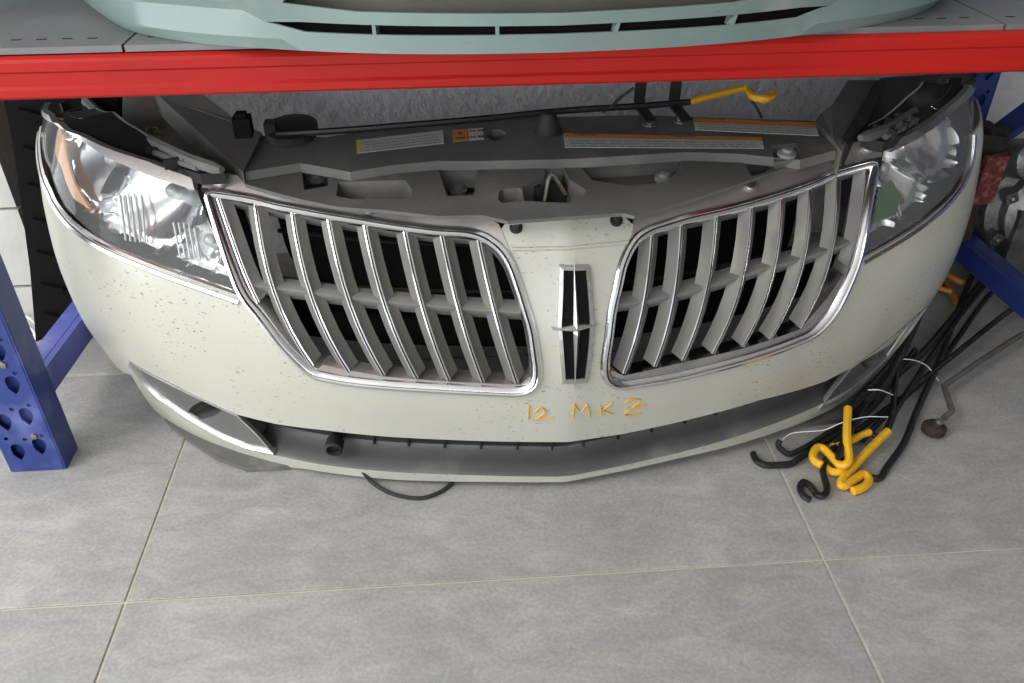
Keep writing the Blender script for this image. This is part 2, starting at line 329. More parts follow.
BOT=[(-0.8806,0.1444),(-0.9025,0.0033),(-0.7547,0.0025),(-0.6539,-0.0113),(-0.5128,0.0113),(-0.3184,0.0127),(-0.1301,0.0181),(0.0028,0.0176),(0.238,0.0246),(0.5066,0.0225),(0.6905,0.0146),(0.8346,0.0498),(0.8912,0.1219)]
cols=[]
# cover outline: left rear, under the lamp, below the grille, up to the centre bridge, and mirrored
grL=[LG[k] for k in (17,16,15,14,13,12,11,10,9,8,7,6,5)]; grR=[RG[k] for k in (0,17,16,15,14,13,12,11,10,9,8,7,6)]
ctop=[(-0.1175,0.5165),(-0.109,0.5247),(-0.0006,0.5337),(0.1112,0.5279),(0.1284,0.5109)]
out=[(-1.22,.10),(-1.22,.35),(-1.16,.53),(-1.06,.585)]+LLb[::-1]+grL+ctop+grR+RLb+[(1.06,.575),(1.16,.52),(1.22,.35),(1.22,.12)]
bot=[(-1.05,.085)]+BOT+[(1.0,.09)]
out=out+bot[::-1]
hole=LOW_T+LOW_B
fas=MB(); shell(fas,out,[hole],on(skin),.004,.022,0)
fas=fas.build('bumper_cover','paint',FE,sharp=40)
# bridge: folded top lip with two screws, crease and seam
br=[(-0.0988,0.093),(0.0001,0.0988),(0.0969,0.1015),(0.0944,0.1286),(0.0012,0.125),(-0.0922,0.1217)]
mb=MB(); shell(mb,br,[],flat(.532),.006,.05); mb.build('bridge_flange','paint',FE)
for b in [(-0.0934,0.5184),(0.1,0.5196)]:
    p=Vector(skin(*b,-.001)); N=(nrm(skin,*b)+Vector((0,0,.8))).normalized()
    mb=MB(); mb.lathe(p,N,[(.011,-.003),(.011,.002),(.009,.003)],0,14); mb.lathe(p,N,[(.006,.003),(.006,.006),(.003,.0065)],1,8); mb.build('screw',['black','bolt'],FE)
mb=MB(); sweep(mb,dens([(-0.1002,0.4869),(-0.0009,0.4898),(0.1178,0.4856)],.02,False),skin,[(-.006,.002),(-.003,-.003),(.000,-.0035),(.004,.001)],0,False); mb.build('bridge_fold','paint',FE)
# handwriting
def strokes(name,ls,sk,r,m,parent,off=-.0014,fn=None,sm=5,label=None):
    mb=MB()
    for l in ls:
        pts=[tuple(x) for x in l]
        if len(pts)==2: pts=dens(pts,.004,False)
        if sm and len(l)>2: pts=[tuple(x) for x in crs(pts,sm)]
        P=[(Vector(sk(*p,off)) if fn is None else Vector(fn(*p))) for p in pts]
        for a,b in zip(P,P[1:]): pass
        mb.tube(P,r,0,5)
    return mb.build(name,m,parent,label=label)
w=[[(-0.0705,0.2204),(-0.072,0.1867)],[(-0.0598,0.2038),(-0.0511,0.2156),(-0.0423,0.206),(-0.0525,0.1915),(-0.0595,0.1866)],[(-0.0595,0.1866),(-0.0436,0.1889),(-0.0262,0.1911)],
[(0.0077,0.2226),(0.0075,0.1892)],[(0.0078,0.2203),(0.0196,0.2014),(0.0314,0.2158)],[(0.0314,0.2158),(0.0389,0.1852)],[(0.0556,0.2087),(0.0596,0.1834)],[(0.0778,0.2115),(0.0604,0.1956)],[(0.0604,0.1956),(0.0825,0.1811)],
[(0.1007,0.2069),(0.1135,0.2114),(0.1314,0.2052),(0.1176,0.191),(0.1039,0.1764),(0.1201,0.1702),(0.1374,0.1713)],[(0.1081,0.1906),(0.1255,0.1893),(0.1468,0.1895)]]
for a_,b_ in ((0,1),(1,3),(3,6),(6,9),(9,11)): strokes('painted_character',w[a_:b_],skin,.0016,'marker',FE)
# ---- trim strips under the lamps
for P,s in ((LLb,1),(RLb,-1)):
    mb=MB(); pth=dens(rnd(P,2,False),.02,False)
    if s<0: pth=pth[::-1]
    pth=pth if pth[0][0]<pth[-1][0] else pth[::-1]
    sweep(mb,pth,skin,[(-.0115,.010),(-.0105,-.001),(-.006,-.004),(-.001,-.003),(.000,.001),(.002,.001),(.003,-.004),(.008,-.006),(.012,-.001),(.0125,.006)],0,False,side=1)
    mb.build('lamp_trim_strip','chrome',FE)
# ---- grilles
def grille(G,tops,bots,barpts,label,sgn):
    gr=MB(); g2=ccw(rnd(dens(G,.06),2)); 
    sweep(gr,g2,skin,[(-.004,.006),(-.004,-.003),(-.001,-.007),(.004,-.008),(.006,-.005),(.0075,-.006),(.012,-.003),(.0155,.004),(.019,.040)],0,True,[1,0,0,0,1,0,0,2,2][:8],side=-1)
    gr=gr.build('grille',['brightchrome','black','satin'],FE,label=label)
    # inner ledge along the bottom, dusty chrome
    for k,(a,b) in enumerate(zip(tops,bots)):
        n=9; path=[(a[0]+(b[0]-a[0])*t,a[1]+(b[1]-a[1])*t) for t in np.linspace(0,1,n)]
        mb=MB(); sweep(mb,path,skin,[(-.0170,.021),(-.0038,.003),(-.0034,-.0005),(-.0014,-.0010),(-.0008,.0015),(.0008,.0015),(.0014,-.0010),(.0034,-.0005),(.0038,.003),(.0170,.021)],.001,False,[0,0,1,1,2,1,1,0,0],back=(0,1,0))
        mb.build('grille_blade',['satin','brightchrome','black'],gr)
    bp=dens(barpts,.03,False); mb=MB(); sweep(mb,bp,skin,[(-.017,.034),(-.003,.007),(.0,.005),(.003,.007),(.017,.034)],0,False,[0,0,0,0],side=1); mb.build('crossbar','satin',gr)
    # ledge
    low=[p for p in g2 if p[1]<min(q[1] for q in g2)+.05]; 
    ins=[]; c=np.mean(np.array(g2),axis=0)
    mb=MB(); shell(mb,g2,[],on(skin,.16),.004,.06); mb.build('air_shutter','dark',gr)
    mb=MB()
    for zz in (.31,.35,.43,.47):
        pp=[(u,zz) for u in np.linspace(min(q[0] for q in g2)*.9+.0,max(q[0] for q in g2)*.9,9)]
        sweep(mb,pp,skin,[(-.004,.0),(0,-.004),(.004,.0)],.155,False)
    mb.build('shutter_vane','black',gr)
    return gr
LT=[(-0.6613,0.5332),(-0.5859,0.5236),(-0.5052,0.5197),(-0.4315,0.5175),(-0.3619,0.5154),(-0.2865,0.5111),(-0.2222,0.5067),(-0.1584,0.502)]
LB=[(-0.5469,0.3856),(-0.4492,0.2857),(-0.3831,0.2786),(-0.3215,0.2773),(-0.2643,0.2737),(-0.2088,0.2713),(-0.1501,0.2684),(-0.0915,0.2667)]
RT=[(0.1656,0.4982),(0.2228,0.5025),(0.2943,0.5077),(0.3739,0.5102),(0.4464,0.5112),(0.5226,0.5115),(0.6002,0.5131),(0.6707,0.52)]
RB=[(0.0961,0.2703),(0.1536,0.2745),(0.2069,0.2768),(0.2652,0.2799),(0.325,0.2822),(0.3814,0.2837),(0.4466,0.2923),(0.5674,0.3762)]
gl=grille(LG,LT,LB,[(-0.5655,0.4112),(-0.4688,0.4124),(-0.305,0.4057),(-0.1876,0.4001),(-0.0697,0.3939)],'left grille section',-1)
gR=grille(RG,RT,RB,[(0.0821,0.3965),(0.144,0.3947),(0.2389,0.4003),(0.3618,0.4134),(0.5249,0.4155),(0.5832,0.4171)],'right grille section, greyer and more in shade',1)
# bottom ledges of the grille frames
for pts,par in (([(-0.4514,0.2669),(-0.4308,0.2879),(-0.3218,0.2732),(-0.2073,0.2671),(-0.0864,0.2624),(-0.0692,0.279),(-0.0604,0.258),(-0.0829,0.2474),(-0.2253,0.2538),(-0.385,0.2596)],gl),([(0.0693,0.2558),(0.0737,0.2783),(0.0983,0.2636),(0.2074,0.2704),(0.3258,0.2757),(0.4476,0.2858),(0.553,0.3672),(0.5671,0.3492),(0.5241,0.3002),(0.4847,0.2734),(0.3977,0.2625),(0.202,0.2477),(0.0863,0.2485)],gR)):
    mb=MB(); shell(mb,pts,[],on(skin,.004),.03,.03); mb.build('frame_ledge','mauve' if par is gl else 'chrome',par)
# leftmost frame sides
# ---- dusty flange on top of the grilles with bolts
def flange(outl,lab,bolts,par):
    mb=MB(); shell(mb,outl,[],on(skin,-.002),.006,.03); o=mb.build('grille_flange',['mauve'],par,label=lab)
    for b in bolts:
        p=Vector(skin(*b,-.004)); N=(nrm(skin,*b)+Vector((0,0,1.2))).normalized(); m2=MB(); m2.lathe(p,N,[(.014,-.004),(.014,.003),(.0125,.005),(.009,.005),(.0085,.003)],0,18); m2.lathe(p,N,[(.007,.003),(.007,.0065),(.003,.007)],1,6); m2.box(p+N*.0068,(.009,.002,.001),1); m2.build('bolt',['mauve','bolt'],par)
flange([(-0.6894,0.5459),(-0.695,0.5613),(-0.6643,0.5633),(-0.6353,0.5615),(-0.618,0.5522),(-0.5556,0.545),(-0.4856,0.5382),(-0.4135,0.5357),(-0.3824,0.5365),(-0.3606,0.5455),(-0.3429,0.5452),(-0.3261,0.537),(-0.2285,0.533),(-0.1523,0.5368),(-0.1227,0.5217),(-0.1105,0.4991),(-0.1001,0.4786),(-0.1294,0.5027),(-0.1691,0.5165),(-0.2243,0.516),(-0.3786,0.525),(-0.5455,0.5313)],'dusty mauve-grey flange',[(-0.661,0.5551),(-0.3534,0.5368)],gl)
flange([(0.7072,0.5392),(0.7171,0.5544),(0.692,0.5651),(0.6582,0.5625),(0.5204,0.5505),(0.422,0.5443),(0.3825,0.5439),(0.3461,0.5375),(0.2466,0.5328),(0.1668,0.5285),(0.1332,0.5159),(0.1204,0.4895),(0.1269,0.4944),(0.1577,0.5061),(0.2373,0.5133),(0.3817,0.5176),(0.5298,0.5221)],'dusty grey flange',[(0.3779,0.5349),(0.6838,0.5548)],gR)
# ---- emblem
em=MB()
eo=[(-0.0175,0.4684),(0.0385,0.4645),(0.0396,0.376),(0.0291,0.2691),(-0.0146,0.2722),(-0.0238,0.3811)]; ei=[(-0.0104,0.4628),(0.0319,0.4595),(0.0325,0.3769),(0.0235,0.2784),(-0.0097,0.2804),(-0.0169,0.3811)]
shell(em,eo,[ei],on(skin,-.008),.010,.03,0); shell(em,ei,[],on(skin,-.0045),.002,.02,1)
def spear(a,b,wd,h,off=-.009):
    a=np.array(a);b=np.array(b); d=(b-a)/np.linalg.norm(b-a); q=np.array([-d[1],d[0]]); c=(a+b)/2
    K=[a,c+q*wd,b,c-q*wd]; V=[skin(*k,off) for k in K]+[skin(*c,off-h)]+[skin(*k,off+.004) for k in K]
    em.add(V,[(0,1,4),(1,2,4),(2,3,4),(3,0,4),(0,5,6,1),(1,6,7,2),(2,7,8,3),(3,8,5,0)],0)
e=[(0.0099,0.4761),(0.0065,0.2561),(-0.0324,0.3729),(0.0468,0.3751),(0.0056,0.3787)]
spear(e[0],e[1],.0055,.008); spear(e[2],e[3],.0055,.008)
em.build('emblem',['trim','dark'],FE,smooth=False,label='chrome star emblem in an upright frame')
# ---- lower intake: ledge, back wall, ribs
L0=[p for p in LOW_B[::-1]]; L1=LOW_T
def prof_lin(u,A):
    A=sorted(A); return float(np.interp(u,[a[0] for a in A],[a[1] for a in A]))
us=np.linspace(-.62,.80,48)
mb=MB(); rows=[]
for u in us:
    zb=prof_lin(u,LOW_B); zt=prof_lin(u,LOW_T); zb=min(zb,zt-.01)
    rows.append([skin(u,zb,-.001),skin(u,zb+.004,.004),skin(u,zb+.010,.030),skin(u,zb+.016,.052),skin(u,zb+.026,.058)])
n=5; V=[p for r in rows for p in r]; mb.add(V,[(k*n+q,(k+1)*n+q,(k+1)*n+q+1,k*n+q+1) for k in range(len(us)-1) for q in range(n-1)])
mb.build('intake_ledge','ledge',FE,sharp=50)
mb=MB(); rows=[]
for u in us:
    zb=prof_lin(u,LOW_B); zt=prof_lin(u,LOW_T); zb=min(zb,zt-.01)
    rows.append([skin(u,zb+.020,.056),skin(u,zb+.04,.062),skin(u,max(zt,zb+.05)+.02,.062),skin(u,zt+.002,.004)])
n=4; V=[p for r in rows for p in r]; mb.add(V,[(k*n+q,(k+1)*n+q,(k+1)*n+q+1,k*n+q+1) for k in range(len(us)-1) for q in range(n-1)])
lg=mb.build('lower_grille','black',FE,sharp=50)
for k,u in enumerate(np.linspace(-.45,.62,16)):
    zb=prof_lin(u,LOW_B); zt=prof_lin(u,LOW_T); m2=MB(); q=[skin(u,zb+.022,.05),skin(u,zt+.004,.05),skin(u,zt+.004,.066),skin(u,zb+.022,.066)]; w2=[skin(u+.004,zb+.022,.05),skin(u+.004,zt+.004,.05),skin(u+.004,zt+.004,.066),skin(u+.004,zb+.022,.066)]
    m2.add(q+w2,[(0,1,2,3),(7,6,5,4),(0,4,5,1),(1,5,6,2),(2,6,7,3),(3,7,4,0)]); m2.build('grille_rib','black',lg,smooth=False)
mb=MB(); p=Vector(skin(*[(-0.4472,0.0775)][0],.03)); mb.lathe(p+Vector((.008,.05,.008)),(-.15,-1,-.1),[(.012,0),(.012,.05),(.017,.052),(.018,.075),(.013,.078),(.011,.066),(.004,.066)],0,16); mb.build('sensor_socket','black',FE)
# ---- fog lamp bezels (left one traced, right one mirrored)
FO=[(-0.8502,0.2019),(-0.7538,0.1757),(-0.6688,0.144),(-0.6294,0.1317),(-0.5962,0.0913),(-0.5643,0.0425),(-0.6638,0.0309),(-0.7654,0.0663),(-0.8503,0.1047)]
def bezel(sg,lab=None):
    P=[(sg*-p[0],p[1]) for p in FO]; P=ccw(P)
    c=[(-0.7064,0.118)][0]; cx,cz=c[0]*-sg,c[1]; H=[]
    for k in range(20):
        a=2*math.pi*k/20; H.append((cx+.056*math.cos(a),cz+.023*math.sin(a)-sg*.036*math.cos(a)))
    mb=MB(); shell(mb,P,[H],on(skin,.006),.003,.02,0); cup(mb,H,on(skin,.006),.07,.75,0,2)
    lo=[P_ for P_ in P]; 
    path=[(sg*-p[0],p[1]) for p in [(-0.8519,0.1903),(-0.8424,0.1175),(-0.7603,0.0774),(-0.6593,0.0424),(-0.5697,0.0469)]]; path=dens(rnd(path,1,False),.02,False)
    m2=MB(); path=path if path[0][0]<path[-1][0] else path[::-1]
    sweep(m2,path,skin,[(-.006,.010),(-.004,.000),(.0,-.004),(.004,-.003),(.006,.006)],0,False,side=1)
    tp=[(sg*-p[0],p[1]) for p in [(-0.8473,0.1978),(-0.7553,0.1724),(-0.6688,0.144),(-0.6294,0.1317),(-0.5962,0.0913),(-0.5697,0.0469)]]; tp=dens(tp,.02,False); tp=tp if tp[0][0]<tp[-1][0] else tp[::-1]
    sweep(m2,tp,skin,[(-.002,.006),(-.002,-.002),(.001,-.003),(.003,.006)],0,False)
    o=mb.build('fog_lamp_bezel',['bezel','bezel','black'],FE,label=lab); m2.build('bezel_trim','trim',o,label='chrome edge')
bezel(-1,'grey bezel with an empty round lamp hole'); bezel(1)
# ---- valance below the cover
vp=[(-0.8279,0.3385),(-0.8021,0.2953),(-0.7541,0.2382),(-0.6778,0.1652),(-0.6137,0.1255),(-0.5789,0.1241),(-0.5361,0.1217),(-0.5097,0.13),(-0.6123,0.1719),(-0.7122,0.2393),(-0.7781,0.3189),(-0.814,0.3713)]
for sg in (1,-1):
    mb=MB(); shell(mb,[(p[0]*sg,p[1]) for p in vp],[],flat(lambda a,b:.012),.010,.04); mb.build('lower_valance','bezel',FE)
sm=[(u,prof_lin(u,BOT)) for u in np.linspace(-.60,.80,40)]
mb=MB(); sweep(mb,sm,skin,[(-.002,.001),(-.002,.004),(.006,.006),(.006,.03),(-.002,.03)],0,False); mb.build('lip_seal','rubber',FE)
# ---- headlights
def headlight(P,strip_out,bowls,side,lab):
    P=ccw(P); hl=MB(); shell(hl,P,[],on(skin,.085),.004,.03,0); n=len(P)
    Pd=dens(P,.03); m=len(Pd); A=[skin(*p,.002) for p in Pd]; B=[skin(*p,.085) for p in Pd]; hl.add(A+B,[(k,(k+1)%m,m+(k+1)%m,m+k) for k in range(m)],1)
    hl=hl.build('headlight',['housing','black'],FE,label=lab)
    mb=MB(); shell(mb,P,[],on(skin,-.004),.002,.02); mb.build('lens','lens',hl)
    def ro(a,b,d):
        o=.034
        for (c,rw,rh,dp,mt,ring) in bowls:
            q=((a-c[0])/rw)**2+((b-c[1])/rh)**2
            if q<1: o=max(o,.012+dp*(1-q)**.8)
            elif q<1.25: o=min(o,.012+(q-1)*.08)
        return skin(a,b,o+d)
    mb=MB(); shell(mb,P,[],ro,.001,.0065); rf=mb.build('reflector','reflector',hl,sharp=60)
    for (c,rw,rh,dp,mt,ring) in bowls:
        p=Vector(skin(*c,.012+dp)); N=nrm(skin,*c)
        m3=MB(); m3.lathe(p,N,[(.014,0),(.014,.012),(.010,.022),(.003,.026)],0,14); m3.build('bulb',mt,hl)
    so=MB(); shell(so,strip_out,[],on(skin,-.009),.010,.03); so.build('upper_trim','trim',hl,label='satin chrome upper trim')
    return hl
LS=[(-1.208,0.5987),(-1.0125,0.6346),(-0.9045,0.6223),(-0.8412,0.6028),(-0.7827,0.5865),(-0.7528,0.5757),(-0.7081,0.5617),(-0.6971,0.5447),(-0.7603,0.5617),(-0.8364,0.5881),(-0.8892,0.6114),(-0.962,0.6331),(-1.1339,0.6075)]
RS=[(0.7223,0.5604),(0.7705,0.5719),(0.8238,0.5904),(0.8764,0.6117),(0.9437,0.6337),(0.9598,0.623),(0.8885,0.6065),(0.817,0.5761),(0.7635,0.5578),(0.7207,0.5462)]
B=[(-0.8883,0.5683),(-0.7758,0.5201),(-0.6752,0.4519),(-0.6733,0.5063)]
hlL=headlight(LL,LS,[(B[0],.085,.075,.050,'housing',0),(B[1],.088,.085,.055,'housing',0),(B[2],.036,.045,.035,'housing',0)],-1,'bright clear left headlight')
B=[(0.7483,0.499),(0.8365,0.5394),(0.6736,0.4465)]
hlR=headlight(RL,RS,[(B[0],.062,.075,.05,'housing',0),(B[1],.060,.065,.045,'housing',0),(B[2],.040,.050,.035,'refl_green',0)],1,'dim right headlight with a painted green reflection')  # innermost bulb coloured green as part of the painted reflection
am=[(-1.0657,0.6134),(-1.0006,0.6278),(-0.9547,0.5897),(-0.9151,0.5383),(-0.8797,0.4999),(-0.9188,0.5133),(-0.9557,0.5598)]; mb=MB(); shell(mb,am,[],on(skin,.012),.004,.03); mb.build('side_marker','amber',hlL,label='amber side marker')
gp=[(0.6893,0.4858),(0.7192,0.4957),(0.7291,0.4671),(0.7089,0.4391),(0.6571,0.434)]; mb=MB(); shell(mb,gp,[],on(skin,.008),.003,.03); mb.build('green_reflection','refl_green',hlR,label='painted green reflection')  # added patch: a green reflection of the surroundings put in as colour
# ribbed panels between the bowls
for base,n_,par in (([(-0.8374,0.525),(-0.8175,0.4517)],5,hlL),([(-0.7393,0.4857),(-0.7146,0.4338)],5,hlL),([(0.7081,0.4836),(0.7061,0.429)],4,hlR)):
    for k in range(n_):
        a,b=base; d=.009*k; mb=MB(); mb.tube([skin(a[0]+d,a[1],.024),skin(b[0]+d,b[1],.020)],.0022,0,5); mb.build('reflector_rib','housing',par)
for pts in ([(-0.7004,0.5447),(-0.6879,0.5417),(-0.5712,0.3937),(-0.5805,0.3894)],[(0.7215,0.5478),(0.7018,0.5364),(0.5892,0.3819),(0.6013,0.3898)]):
    mb=MB(); shell(mb,pts,[],on(skin,.008),.03,.03); mb.build('gap_seal','black',FE)
mb=MB(); pl_=[(-0.6952,0.539),(-0.5808,0.3925)]; sweep(mb,dens(pl_,.03,False),skin,[(-.003,.004),(0,-.004),(.003,.004)],0,False); mb.build('lamp_edge_strip','brightchrome',FE)
# ---- radiator top cover, two levels
cv=MB()
ZB,ZA=.60,.56
def hA(a,b): return .556
upper=[(-0.5457,0.455),(-0.5058,0.4343),(-0.4019,0.4209),(-0.3612,0.4365),(-0.2343,0.4685),(-0.0585,0.4851),(0.0133,0.4931),(0.0544,0.4704),(0.2135,0.4613),(0.3154,0.4366),(0.5485,0.3839),(0.5931,0.4007),(0.5236,0.2374),(0.4404,0.2015),(0.344,0.2415),(0.25,0.263),(0.0424,0.257),(-0.1218,0.2689),(-0.1997,0.2788),(-0.2777,0.2708),(-0.3538,0.2498),(-0.4438,0.301),(-0.5355,0.273),(-0.555,0.3018),(-0.5604,0.426)]
hU=[[(-0.1008,0.3977),(-0.0893,0.4173),(-0.0734,0.4206),(-0.0643,0.3982),(-0.0733,0.3684),(-0.0911,0.3606),(-0.1009,0.377)],
    [(0.4134,0.2709),(0.4665,0.2788),(0.4493,0.2095),(0.393,0.1985)]]
bw=[[(-0.5519,0.386),(-0.4542,0.3978),(-0.3589,0.3375),(-0.1987,0.317),(0.0564,0.3323),(0.2787,0.3286),(0.4947,0.3263),(0.6357,0.3185),(0.6126,0.2957),(0.4508,0.22),(0.3338,0.16),(0.2091,0.0951),(0.1031,0.0488),(0.0864,0.0618),(-0.0105,0.0596),(-0.0995,0.0566),(-0.1386,0.083),(-0.2091,0.0883),(-0.2955,0.1212),(-0.369,0.1417),(-0.4284,0.1759),(-0.4834,0.2145),(-0.5354,0.2539),(-0.549,0.2897),(-0.5597,0.3401)]]
pk=[([(-0.4458,0.321),(-0.3996,0.3242),(-0.392,0.2274),(-0.4317,0.216)],.035),([(-0.3761,0.1849),(-0.3757,0.242),(-0.2599,0.2357),(-0.2486,0.1928),(-0.251,0.1573),(-0.3489,0.1697)],.035),
    ([(-0.2002,0.285),(-0.1284,0.2804),(-0.1454,0.1596),(-0.1907,0.1614)],.045),([(-0.1023,0.1661),(-0.0943,0.1772),(-0.0684,0.178),(-0.0627,0.1691),(-0.0681,0.1264),(-0.1019,0.123),(-0.1069,0.139)],.02),
    ([(-0.0606,0.1852),(-0.0152,0.2216),(-0.0099,0.2562),(0.0235,0.261),(0.0255,0.1993),(0.0453,0.1554),(0.0399,0.1361),(0.0175,0.135),(0.0096,0.1088),(-0.0648,0.1259)],.05),
    ([(0.05,0.2759),(0.2487,0.2786),(0.2289,0.2168),(0.1871,0.1703),(0.1232,0.1618),(0.0634,0.1945)],.03),
    ([(0.3546,0.2603),(0.4089,0.2676),(0.3995,0.2039),(0.3434,0.1716)],.03)]
shell(cv,upper,hU,flat(.566),.006,.05)
for h in hU: cup(cv,h,flat(.566),.03,.8,0)
shell(cv,bw[0],[p for p,_ in pk],flat(.552),.006,.05)
for p,d in pk: cup(cv,p,flat(.552),d,.86,0)
# sloping step between the levels
st=[(-0.555,0.3018,0.566),(-0.5355,0.273,0.566),(-0.4438,0.301,0.566),(-0.3538,0.2498,0.566),(-0.2777,0.2708,0.566),(-0.1997,0.2788,0.566),(-0.1218,0.2689,0.566),(0.0424,0.257,0.566),(0.25,0.263,0.566),(0.344,0.2415,0.566),(0.4404,0.2015,0.566),(0.5236,0.2374,0.566)]
V=[]; 
for x,y,z in st: V+=[(x,y,.566),(x,y-.006,.551)]
cv.add(V,[(2*k,2*k+1,2*k+3,2*k+2) for k in range(len(st)-1)])
rb=[(x,y) for x,y in upper[:13]]
V=[]
for x,y in rb: V+=[(x,y,.566),(x,y+.004,.50)]
cv.add(V,[(2*k,2*k+1,2*k+3,2*k+2) for k in range(len(rb)-1)])
cvo=cv.build('radiator_cover','cover',FE,sharp=30)
# rubber stop, bracket and bolts
p=[(0.0162,0.393,0.568)][0]; mb=MB(); mb.lathe((p[0],p[1],.564),(0,.1,1),[(.030,0),(.024,.010),(.018,.030),(.014,.038),(.005,.042)],0,18); mb.build('rubber_stop','rubber',cvo)
for q in [(-0.4216,0.315,0.53),(0.4197,0.2143,0.575),(-0.1671,0.2637,0.515),(0.1982,0.2132,0.54)]:
    mb=MB(); mb.lathe((q[0],q[1],q[2]),(0,-.1,1),[(.017,-.004),(.017,.002),(.010,.004),(.009,.009),(.004,.010)],0,14); mb.build('clip','greyp',cvo)
for q in [(0.2168,0.3994,0.58),(0.2809,0.4077,0.58)]:
    mb=MB(); mb.lathe((q[0],q[1],.568),(0,0,1),[(.014,0),(.014,.003),(.009,.004),(.009,.010),(.003,.012)],0,8); mb.build('bolt','steel',cvo)
# latch striker in the centre opening
q=[(-0.001,0.218,0.53)][0]; mb=MB(); mb.box((q[0],q[1],.515),(.05,.03,.05),0,taper=.6); mb.tube([(q[0]-.02,q[1]-.03,.52),(q[0]-.005,q[1]-.01,.56),(q[0]+.02,q[1]-.02,.525)],.004,1,8,sm=6); mb.box((q[0]+.045,q[1]+.01,.53),(.03,.05,.02),0,Matrix.Rotation(.5,3,'Z')); mb.box((q[0]-.03,q[1],.52),(.012,.05,.045),0); mb.build('hood_latch',['black','steel'],FE,smooth=False)
q=[(-0.303,0.27,0.52)][0]; mb=MB(); mb.box((q[0],q[1],.49),(.10,.03,.03),0); mb.lathe((q[0]+.0,q[1]-.01,.515),(.2,-1,.3),[(.018,-.03),(.018,.0),(.01,.004)],1,12); mb.box((q[0]+.04,q[1]+.0,.515),(.03,.02,.03),1); mb.build('connector_block',['black','greyp'],FE,smooth=False)
# stickers
def sticker(pts,z,m,lab,band=None,lines=3,txt=None):
    mb=MB(); sh=[(p[0],p[1]) for p in pts]; shell(mb,sh,[],flat(z),.0006,.2,0); a,b,c,d=[np.array(p) for p in sh]  # a,b top edge; c,d bottom
    def quad(s0,s1,t0,t1,i,h=.0003):
        f=lambda s,t:(a*(1-s)+b*s)*(1-t)+(d*(1-s)+c*s)*t
        mb.add([(*f(s0,t0),z+h),(*f(s0,t1),z+h),(*f(s1,t1),z+h),(*f(s1,t0),z+h)],[(0,1,2,3)],i)
    if band: quad(*band,1)
    for k in range(lines):
        t=.25+.6*k/max(lines-1,1) if not band or band[3]>.9 else .5+.4*k/max(lines-1,1); s=.09 if band and band[3]>.9 else .03
        while s<.93:
            l=random.uniform(.02,.09); quad(s,min(s+l,.96),t,t+.055,2,.0005); s+=l+.012
    o=mb.build('sticker',[m,'orange' if not(band and band[3]>.9) else 'labelyellow','inkgrey'],cvo,smooth=False,label=lab)
    return a,b,c,d
sticker([(-0.3481,0.3935,0.568),(-0.1834,0.4241,0.568),(-0.1849,0.3575,0.568),(-0.3442,0.3295,0.568)],.5675,'label','white label with a yellow-green end',(0,.05,0,1),4)
sticker([(-0.1662,0.4219,0.568),(-0.137,0.4261,0.568),(-0.1395,0.3667,0.568),(-0.1678,0.3628,0.568)],.5675,'orange','small orange warning label',None,0)
sticker([(-0.135,0.4258,0.568),(-0.1058,0.4274,0.568),(-0.1092,0.3678,0.568),(-0.1376,0.3664,0.568)],.5675,'label','small white pictogram label',None,0)
s2=sticker([(0.043,0.3791,0.568),(0.4108,0.311,0.568),(0.395,0.2585,0.568),(0.035,0.3096,0.568)],.5675,'label','long white label with an orange band',(0,1,0,.32),3)
s3=sticker([(0.3073,0.4126,0.573),(0.5329,0.3558,0.573),(0.5125,0.29,0.573),(0.2922,0.3494,0.573)],.5735,'label','long lifted label with an orange band',(0,1,0,.40),3)
def glyphs(name,txt,org,xd,size,z,m,parent,lab=None):
    c=bpy.data.curves.new(name,'FONT'); c.body=txt; c.size=size; c.extrude=.0002; t=bpy.data.objects.new(name,c); COL.objects.link(t)
    dg=bpy.context.evaluated_depsgraph_get(); me=bpy.data.meshes.new_from_object(t.evaluated_get(dg)); bpy.data.objects.remove(t); me.materials.clear(); me.materials.append(M[m])
    o=bpy.data.objects.new(name,me); COL.objects.link(o); o.parent=parent; o.location=(org[0],org[1],z); o.rotation_euler=(0,0,math.atan2(xd[1],xd[0]))
    return o
for (a,b,c,d),s in ((s2,.0085),(s3,.0085)):
    v=(b-a)/np.linalg.norm(b-a); w_=(d-a)/np.linalg.norm(d-a); o=a+v*.02+w_*.0095; glyphs('lettering','WARNING',o,v,s,.5685 if s2[0] is a else .5745,'ink',cvo)
    o=a+(b-a)*.55+w_*.0095; glyphs('lettering','WARNING',o,v,s,.5685 if s2[0] is a else .5745,'ink',cvo)
ic=[(-0.152,0.4042,0.568),(-0.1537,0.3786,0.568),(-0.1284,0.4117,0.568),(-0.1129,0.4123,0.568),(-0.1308,0.3808,0.568),(-0.1156,0.3814,0.568)]
mb=MB(); p=ic[0]; mb.add([(p[0]-.007,p[1]-.006,.5685),(p[0]+.007,p[1]-.006,.5685),(p[0],p[1]+.007,.5685)],[(0,1,2)]); p=ic[1]; mb.box((p[0]+.001,p[1],.5682),(.018,.006,.0006))
mb.build('pictogram','ink',cvo,smooth=False)
mb=MB()
for k,p in enumerate(ic[2:]):
    for r_ in (.6,-.6): mb.box((p[0]+.001,p[1],.5682),(.013,.003,.0006),k%2,Matrix.Rotation(r_,3,'Z'))
mb.build('pictogram',['redink','ink'],cvo,smooth=False)
